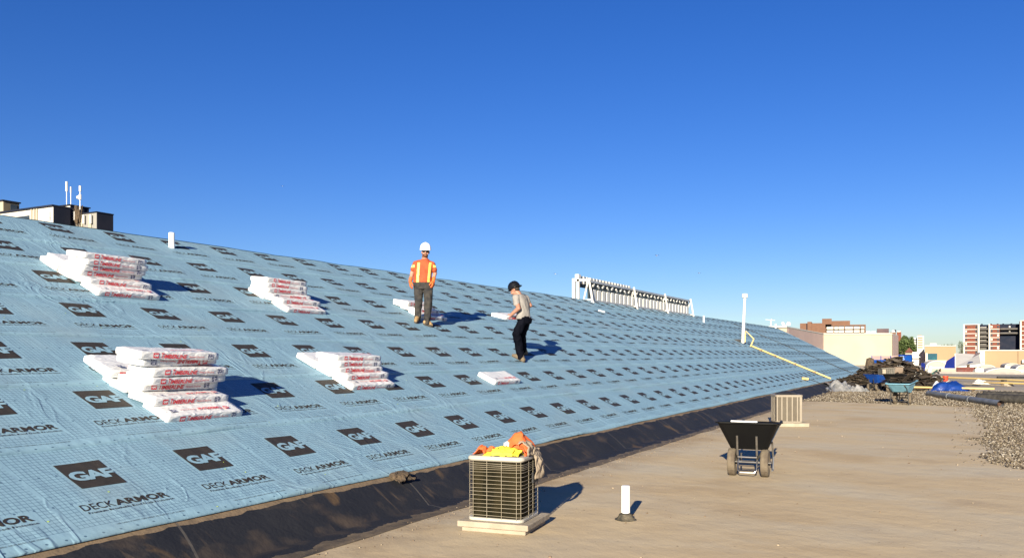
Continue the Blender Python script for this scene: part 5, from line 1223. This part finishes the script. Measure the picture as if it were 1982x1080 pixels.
# orange low building with glass
B = Bld('orange_building', 1820, 120, 'low orange building with a teal glass corner')
B.box('wall', 1790.5, 1850, 670, None, M_ora, 0, 12); B.box('coping', 1790, 1850.5, 668.6, 670, M_white, -.1, 12.3); B.box('window', 1796, 1814, 684, 702, mat('teal_glass', (0.018, 0.102, 0.114), (0.012, 0.06, 0.084), .8, .2), -.1, .4); B.box('column', 1791.5, 1795.5, 683.5, None, M_white, -.5, .5)
B.box('roof_unit', 1800, 1812.5, 664, 669, M_white, 3, 3); B.box('base_wall', 1796, 1850, 697, None, M_pink, -.3, .2)
B = Bld('white_wall', 1780, 125, 'pale low wall and steps between the gatehouse and the orange building', 'wall')
B.box('wall', 1766, 1791, 681, None, M_white, 0, 3); B.box('wall', 1776, 1789, 676, None, M_white, 4, 3); B.box('rail', 1766, 1792, 690, 691, M_gr, -1, .2)
# red brick apartments
B = Bld('red_brick_apartments', 1925, 540, 'six storey red brick apartments with white pilasters, dark balconies and shade-coloured wing at far right')
B.box('wall', 1865, 1896, 627.6, None, M_rbrick, 0, 30); B.box('wall', 1896, 1913.8, 628, None, M_navy2, 3, 30); B.box('wall', 1913.8, 1935, 627.8, None, M_rbrick, 0, 30); B.box('wall', 1935, 1975, 627.0, None, M_navy2, 6, 30); B.box('wall', 1975, 2010, 622.3, None, M_rbrick, -2, 30)  # dark wall in the right wing: the shadow there is put into its colour
for (a, b_) in ((1865, 1867.6), (1892.6, 1896), (1913.7, 1916.6), (1974, 1977)): B.box('pilaster', a, b_, 627.2 if a < 1970 else 622, None, M_white, -2.6, 2)
for r_ in range(7):
    y = 636.4+8.2*r_
    for (a, b_) in ((1867.6, 1892.6), (1916.6, 1935), (1977, 2010)): B.box('slab_edge', a, b_, y-(4 if a > 1970 else 0), y+1.1-(4 if a > 1970 else 0), M_white, -.6-(2 if a > 1970 else 0), .6)
    for (a, b_) in ((1868.5, 1871.5), (1888, 1892), (1917.6, 1921), (1930, 1934)): B.box('window', a, b_, y-5.8, y-2.2, M_win if (r_+int(a)) % 3 else M_white, -.25, .3)
    B.box('balcony', 1896.6, 1913.2, y-1.5, y+1.8, mat('dark_railing_and_shade', (.05, .045, .04), (.07, .06, .05), .5) if r_ == 0 else bpy.data.materials['dark_railing_and_shade'], -.6, 2)
    B.box('balcony_light', 1897, 1913, y-3.8, y-2.9, M_white, 2.5, .5)
    if r_ < 2:
        B.box('balcony', 1936, 1973, y-1.5, y+1.8, bpy.data.materials['dark_railing_and_shade'], 2, 3); B.box('balcony_light', 1953, 1956, y-5.5, y-2.6, M_white, 5, 1)  # wing balconies coloured dark as well, for the shadow lying on them
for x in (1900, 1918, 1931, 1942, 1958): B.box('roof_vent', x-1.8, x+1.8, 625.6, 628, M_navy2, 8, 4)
B.box('roof_edge', 1864.5, 1896, 627, 627.9, M_gr, -1, 31); B.box('roof_edge', 1974.5, 2010, 621.4, 622.6, M_pink, -3, 31)
# orange wall, canopy, vaults on the neighbouring roof
B = Bld('orange_parapet_wall', 1945, 112, 'long orange rendered wall with white coping and a white end pier', 'wall')
B.box('wall', 1906, 2030, 679, None, M_ora, 0, 1.5); B.box('coping', 1905.5, 2030, 677.2, 678.9, M_white, -.15, 1.8); B.box('pier', 1896.5, 1906.2, 677.5, None, M_white, -.6, 2); B.box('window', 1901.6, 1906, 693, 700.5, M_gr, -.75, .2); B.box('joint', 1970, 1970.8, 679.2, None, M_torn, -.05, .1); B.box('wall_unit', 1978, 1984, 696, 702, M_white, -.5, .5)
B = Bld('white_canopy', 1870, 100, 'white sloping canopy roof with a dark gable in front of the red brick apartments', 'canopy')
mb = MB(); mb.add([(B.X(1849), -6, B.Z(709)), (B.X(1897), -6, B.Z(703)), (B.X(1897), 6, B.Z(686)), (B.X(1849), 6, B.Z(683))]+[(B.X(1849), -6, B.Z(712)), (B.X(1897), -6, B.Z(708)), (B.X(1897), 6, 0), (B.X(1849), 6, 0)], [(0, 1, 2, 3), (4, 0, 3, 7), (1, 5, 6, 2), (4, 5, 1, 0)]); mb.obj('roof', M_white, B.root)
mb = MB(); mb.add([(B.X(1881), -6.2, B.Z(692)), (B.X(1896), -6.2, B.Z(684.5)), (B.X(1896), -6.2, B.Z(682.5)), (B.X(1889.5), -6.2, B.Z(682)), (B.X(1881), -5.2, B.Z(692)), (B.X(1896), -5.2, B.Z(684.5)), (B.X(1896), -5.2, B.Z(682.5)), (B.X(1889.5), -5.2, B.Z(682))], [(0, 1, 2, 3), (7, 6, 5, 4), (0, 4, 5, 1), (1, 5, 6, 2), (2, 6, 7, 3), (3, 7, 4, 0)]); mb.obj('gable', mat('mauve_dark', (.06, .045, .06), None, 1), B.root)
B.box('post', 1849, 1851, 684, None, M_white, -6, .6)
nr = empty('neighbour_building', cp(1900, 684, 80)-Vector((0, 0, 9.65)), TH, 'low neighbouring building with a pale flat roof beyond the parapet', 'building')
k_ = 80/1600
mb = MB(); mb.add([((1766-1900)*k_, -5, 7.55), ((2060-1900)*k_, -5, 7.55), ((2060-1900)*k_, 32, 8.15), ((1766-1900)*k_, 32, 8.15), ((1766-1900)*k_, -5, 0), ((2060-1900)*k_, -5, 0), ((2060-1900)*k_, 32, 0), ((1766-1900)*k_, 32, 0)], [(0, 1, 2, 3), (4, 5, 1, 0), (5, 6, 2, 1), (7, 4, 0, 3), (6, 7, 3, 2)]); mb.obj('wall', mat('pale_roof_membrane', (0.35, 0.301, 0.231), (0.406, 0.357, 0.287), .6, .85), nr)
def vault(x, w_px, yt, yb, depth, L, label, grid=True):
    k = depth/1600; p = cp(x, yb, depth); p.z = CZ-(yb-684.3)*k; root = empty('vault_skylight', p, TH-math.atan((x-991)/1600)*.8, label, 'skylight', 'white barrel vault skylights'); hw = w_px*k/2; h = (yb-yt)*k; n = 20
    def arc(s_, y, dz=0): return [(hw*s_*math.cos(math.pi*i/n), y, dz+h*s_*math.sin(math.pi*i/n)) for i in range(n+1)]
    mb = MB(); a, b_ = arc(1, 0), arc(1, L); mb.add(a+b_, [(i, i+1, n+2+i, n+1+i) for i in range(n)]); mb.obj('vault', M_white, root, smooth=True, fix=True)
    mb = MB(); a, b_ = arc(1.005, -.08), arc(.90, -.08); c_ = arc(1.005, .02); mb.add(a+b_+c_, [(i, i+1, n+2+i, n+1+i) for i in range(n)]+[(i, 2*n+2+i, 2*n+3+i, i+1) for i in range(n)]); mb.obj('arch_rim', M_white, root, fix=True)
    mb = MB(); a = arc(.90, .0); mb.add(a, [tuple(range(n+1))]); mb.obj('end_pane', mat('milky_pane', (0.21, 0.203, 0.175), (0.266, 0.252, 0.217), .6, .5) if 'milky_pane' not in bpy.data.materials else bpy.data.materials['milky_pane'], root)
    mb = MB(); mb.b2((-hw*1.02, -.12, -.25), (hw*1.02, L, .02)); mb.obj('kerb', M_white, root)
vault(1944, 66, 712.5, 723, 80, 6, 'largest white barrel vault skylight just beyond the parapet at right')
vault(1909, 34, 705.5, 714.5, 94, 6, 'smaller white vault skylight behind and left of the largest one')
vault(1984, 32, 706, 716, 94, 6, 'white vault skylight cut by the right edge of the photo')
vault(1813, 38, 698, 711, 88, 5, 'white arched skylight between the green saw and the dark blue panel')
vault(1960, 26, 703, 709, 104, 5, 'farthest white vault skylight under the orange wall')
# red beams, white boxes, cream kerb, blue things
B = Bld('beam_stack', 1868, 76, 'stack of rusty red steel beams just beyond the parapet', 'beams', base=-.9)
M_rust = mat('red_oxide', (0.14, 0.03, 0.02), (0.11, 0.025, 0.0175), 1.5, .7)
for r_ in range(4): B.box('beam', 1850.5+r_*.4, 1886-r_*1.5, 710.8+3.4*r_, 713.4+3.4*r_, M_rust, -.1*r_, .8)
for x in (1852, 1866, 1880): B.box('spacer', x, x+1.4, 710.5, 724, M_torn, .15, .5)
B = Bld('roof_unit', 1896, 78, 'white metal box right of the rusty beams', 'roof unit', base=-.6); B.box('body', 1888, 1904, 712.5, None, M_white, 0, 2)
B = Bld('roof_unit', 1874, 84, 'small dark box above the rusty beams', 'roof unit', base=-.5); B.box('body', 1871, 1877, 705, None, M_torn, 0, 1)
B = Bld('cream_kerb', 1812, 76, 'low cream kerb wall behind the mitre saw', 'wall', base=-2); B.box('wall', 1766, 1850, 714, None, M_cream, 0, .5); B.box('coping', 1765.5, 1850.3, 712.6, 713.9, M_white, -.06, .62); B.box('post', 1819, 1821.5, 712.8, None, M_torn, -.5, .3)
B = Bld('blue_container', 1752, 66, 'bright blue container with pale scribbles standing behind the rubble heap', 'container', base=0)
B.box('body', 1739, 1765, 686.8, None, M_blue, 0, 1.8); B.box('lid_rail', 1738.6, 1765.4, 686.0, 687.2, M_nb, -.05, 1.9)
M_pb = mat('pale_blue_scribble', (.25, .40, .75), None, 3)
mb = MB()
for (a, b_, c_, d_) in ((1742, 688.8, 1749, 689.6), (1748.4, 688.8, 1749.4, 695), (1743, 692, 1748.6, 692.8), (1742.5, 692, 1743.4, 697), (1744, 696.2, 1750.5, 697), (1749.6, 693.5, 1750.5, 697), (1741, 699.5, 1746, 700.3)): mb.b2((B.X(a), -.012, B.Z(d_)), (B.X(c_), -.002, B.Z(b_)))
mb.obj('scribble', M_pb, B.root)
B = Bld('blue_barrier', 1710, 68, 'low blue barrier wall with blue posts behind the rubble heap', 'barrier', base=0); B.box('panel', 1687, 1738, 696, None, M_blue, 0, .25)
for x in (1687.5, 1705, 1723.5): B.box('post', x-.7, x+.7, 688, None, M_blue, -.1, .15)
B.box('rail', 1687, 1738, 693.4, 694.0, M_blue, .02, .06); B.box('rail', 1687, 1738, 690.2, 690.7, M_blue, .02, .06)
B = Bld('pink_wall', 1712, 90, 'pinkish low wall seen behind the blue barrier posts', 'wall'); B.box('wall', 1686, 1741, 688.5, None, mat('salmon_render', (0.31, 0.21, 0.17), (0.28, 0.19, 0.155), .6), 0, 1)
B = Bld('dark_tarp_roll', 1684, 64, 'rounded dark bundle at the left end of the blue barrier', 'roll', base=0)
mb = MB(); mb.lathe([(.001, 0), (.28, 0), (.34, .2), (.34, .8), (.26, 1.25), (.001, 1.36)], (0, 0, 0), 16); mb.obj('body', M_torn, B.root, smooth=True)
B = Bld('blue_sheet', 1838, 82, 'dark blue sloped panel right of the arched white skylight', 'sheet', base=-2)
mb = MB(); mb.add([(B.X(1827), 0, B.Z(713.5)), (B.X(1848.4), 0, B.Z(713.5)), (B.X(1848.4), 0, B.Z(688.3)), (B.X(1832), 0, B.Z(698.5)), (B.X(1827), 0.4, B.Z(713.5)), (B.X(1848.4), 0.4, B.Z(713.5)), (B.X(1848.4), 0.4, B.Z(688.3)), (B.X(1832), .4, B.Z(698.5))], [(0, 1, 2, 3), (7, 6, 5, 4), (0, 4, 5, 1), (1, 5, 6, 2), (2, 6, 7, 3), (3, 7, 4, 0)]); mb.obj('body', M_nb, B.root)
B = Bld('blue_crate', 1787, 70, 'dark blue crate behind the mitre saw', 'crate', base=0); B.box('body', 1783, 1790.5, 702.5, None, M_nb, 0, .5)
B = Bld('blue_tarp_bundle', 1768, 66, 'dark blue sheet with a white bag right of the blue container', 'bundle', base=0)
mb = MB(); mb.lathe([(.001, 0), (.35, 0), (.3, .35), (.16, .55), (.001, .6)], (0, 0, 0), 14); mb.obj('body', M_nb, B.root, smooth=True); mb = MB(); mb.lathe([(.001, .0), (.22, .02), (.2, .2), (.001, .32)], (.25, -.3, 0), 12); mb.obj('bag', M_white, B.root, smooth=True)
# dishes on masts
def mast(x, y0, y1, depth, label, kind):
    k = depth/1600; p = cp(x, y0, depth); root = empty('antenna', p, TH, label, 'antenna'); h = (y0-y1)*k
    m_ = MB(); m_.tube([(0, 0, -2), (0, 0, h)], .05, 8); m_.obj('mast', M_wp, root)
    if kind == 0:
        m_ = MB(); m_.tube([(-.45, .1, h+.05), (.35, -.05, h-.02)], .022, 6); m_.tube([(0, 0, h-.1), (.06, -.06, h+.08)], .07, 8); m_.obj('arm', M_wp, root)
    else:
        for s_, (dx, ry) in enumerate(((-.28, .5), (.32, -.7))):
            m_ = MB(); M = Matrix.Rotation(ry, 3, 'Y') @ Matrix.Rotation(R(60), 3, 'X'); m_.lathe([(.001, 0), (.10, .015), (.18, .05), (.20, .07), (.18, .06), (.001, .015)], (dx, 0, h+.15), 16, M=M); m_.tube([(0, 0, h), (dx, 0, h+.15)], .03, 6); m_.obj('dish', M_wp, root, smooth=True)
mast(1492, 642, 619.5, 72, 'white mast with short cross arm at the right end of the ridge', 0)
mast(1520.5, 640, 630, 84, 'mast with two white dishes above the cream hall', 1)
# apartment tower at upper left
D_L = 60.0; K_L = D_L/1600
tw = empty('apartment_tower', cp(103, 684.3, D_L)+Vector((0, 0, -CZ-8)), TH+R(-28), 'pale apartment tower with dark side walls and roof aerials behind the ridge at upper left', 'building')
def zt_(y, d=D_L): return CZ-(y-684.3)/1600*d+8
def tb(name, p0, p1, mt): m_ = MB(); m_.b2(p0, p1); return m_.obj(name, mt, tw)
zA = zt_(400); M_gw = mat('grey_white_render', (.23, .22, .20), (.20, .19, .17), 1); zC = zt_(411.5, 60.5)
tb('wall', (-12.5, 0, 0), (0, 1.28, zA), M_white); tb('side_cladding', (0.0, .0, 0), (.06, 1.28, zA+.02), M_navy2); tb('roof_edge', (-12.6, -.12, zA), (.08, 1.34, zA+.13), M_navy2)
tb('balcony_recess', (-4.75, -.03, zA-.95), (-2.8, .02, zA-.42), M_win); tb('balcony_recess', (-7.2, -.03, zA-.95), (-5.2, .02, zA-.42), M_win)
tb('balcony', (-4.75, -.10, zA-1.4), (-2.8, -.03, zA-.80), M_cream)
for x in (-2.6, -2.25, -1.95): tb('pilaster', (x, -.08, 0), (x+.16, 0, zA), M_cream)
tb('window', (-.45, -.05, zA-.95), (-.25, .01, zA-.35), M_gr)
zP = zt_(389.5, 64)
tb('penthouse', (-12, .67, zA-.3), (-7.27, 1.93, zP), M_cream); tb('penthouse_roof', (-12.1, .57, zP), (-7.15, 2.0, zP+.10), M_navy2); tb('penthouse_wall', (-7.27, .70, zA-.3), (-7.23, 1.9, zP), mat('tan_boarding', (.15, .12, .075), (.12, .095, .06), 3)); tb('window', (-7.22, 1.2, zA), (-7.19, 1.7, zP-.15), M_win)
tb('lift_house', (-2.4, 1.5, zA-2), (-.3, 3.0, zt_(391)), M_white); tb('lift_house_roof', (-2.5, 1.4, zt_(391)), (-.2, 3.1, zt_(391)+.08), M_navy2); tb('lift_house_wall', (-.3, 1.52, zA-2), (-.26, 3.0, zt_(391)), M_navy2); tb('gutter', (-3.6, 1.2, zA+.14), (-2.3, 1.5, zA+.24), M_white)
tb('wall', (-.8, 1.8, 0), (2.33, 3.1, zC), M_gw); tb('side_cladding', (2.33, 1.8, 0), (2.39, 3.12, zC+.02), M_navy2); tb('roof_edge', (-.8, 1.72, zC), (2.43, 3.15, zC+.07), M_navy2)
for x in (.5, 1.5): tb('pilaster', (x, 1.72, 0), (x+.3, 1.80, zC-.1), M_cream)
for x, z in ((-.1, .3), (1.0, -.05), (1.8, -.1)): tb('antenna_panel', (x, 1.6, zC-.7+z), (x+.15, 1.7, zC-.05+z), M_wp)
for k, (px_, z, zz) in enumerate([(129, 352, 371), (137, 362, 373), (155, 360, 371)]):
    dl = 62.0; q = tw.matrix_basis.inverted() @ cp(px_, 500, dl); x, y = q.x, q.y
    m_ = MB(); m_.tube([(x, y, zA+.1), (x, y, zt_(zz, dl))], .028, 6); m_.obj('mast', M_gr, tw); m_ = MB(); m_.tube([(x, y, zt_(zz, dl)), (x, y, zt_(z, dl))], .085 if k != 1 else .05, 8); m_.obj('aerial', M_wp, tw)
m_ = MB(); m_.tube([(x-.05, y, zt_(382, 62)), (x-.25, y, zt_(382, 62))], .14, 10); m_.tube([(x, y, zt_(387, 62)), (x, y, zt_(377, 62))], .10, 6); m_.obj('dish', M_wp, tw)
for k in range(16): m_ = MB(); a_ = random.uniform(0, .9); m_.tube([(a_, 1.66, zC-random.uniform(.3, .9)), (a_+random.uniform(-.3, .3), 1.68, zC+random.uniform(.1, .7))], .04, 5); m_.obj('cable_bundle', M_torn, tw)
# gulls
def gull(x, y, depth, label, s=1.0, white=True):
    p = cp(x, y, depth); root = empty('gull', p, TH+.5, label, 'bird', 'gulls in the sky'); m_ = MB()
    m_.tube([(0, -.22, 0), (0, -.1, .02), (0, .1, .0), (0, .24, .0)], [.02, .06, .06, .015], 8)
    for s_ in (-1, 1): m_.add([(0, -.06, .03), (s_*.3, -.10, .14), (s_*.62, .05, .05), (s_*.28, .05, .12), (0, .08, .03), (0, 0, .01)], [(0, 1, 3, 4), (1, 2, 3), (0, 4, 5)])
    m_.v = [tuple(q*s for q in v) for v in m_.v]; m_.obj('body', M_white if white else M_gr, root)
gull(1075, 530.5, 90, 'small pale gull flying above the left end of the slatted frame', .6)
gull(1271, 495, 120, 'grey gull gliding in the sky right of the slatted frame', .9, False)
gull(547, 361, 120, 'tiny pale gull high in the sky left of centre', .5)
gull(1353, 529, 160, 'tiny grey gull in the sky left of the tall flue', .9, False)
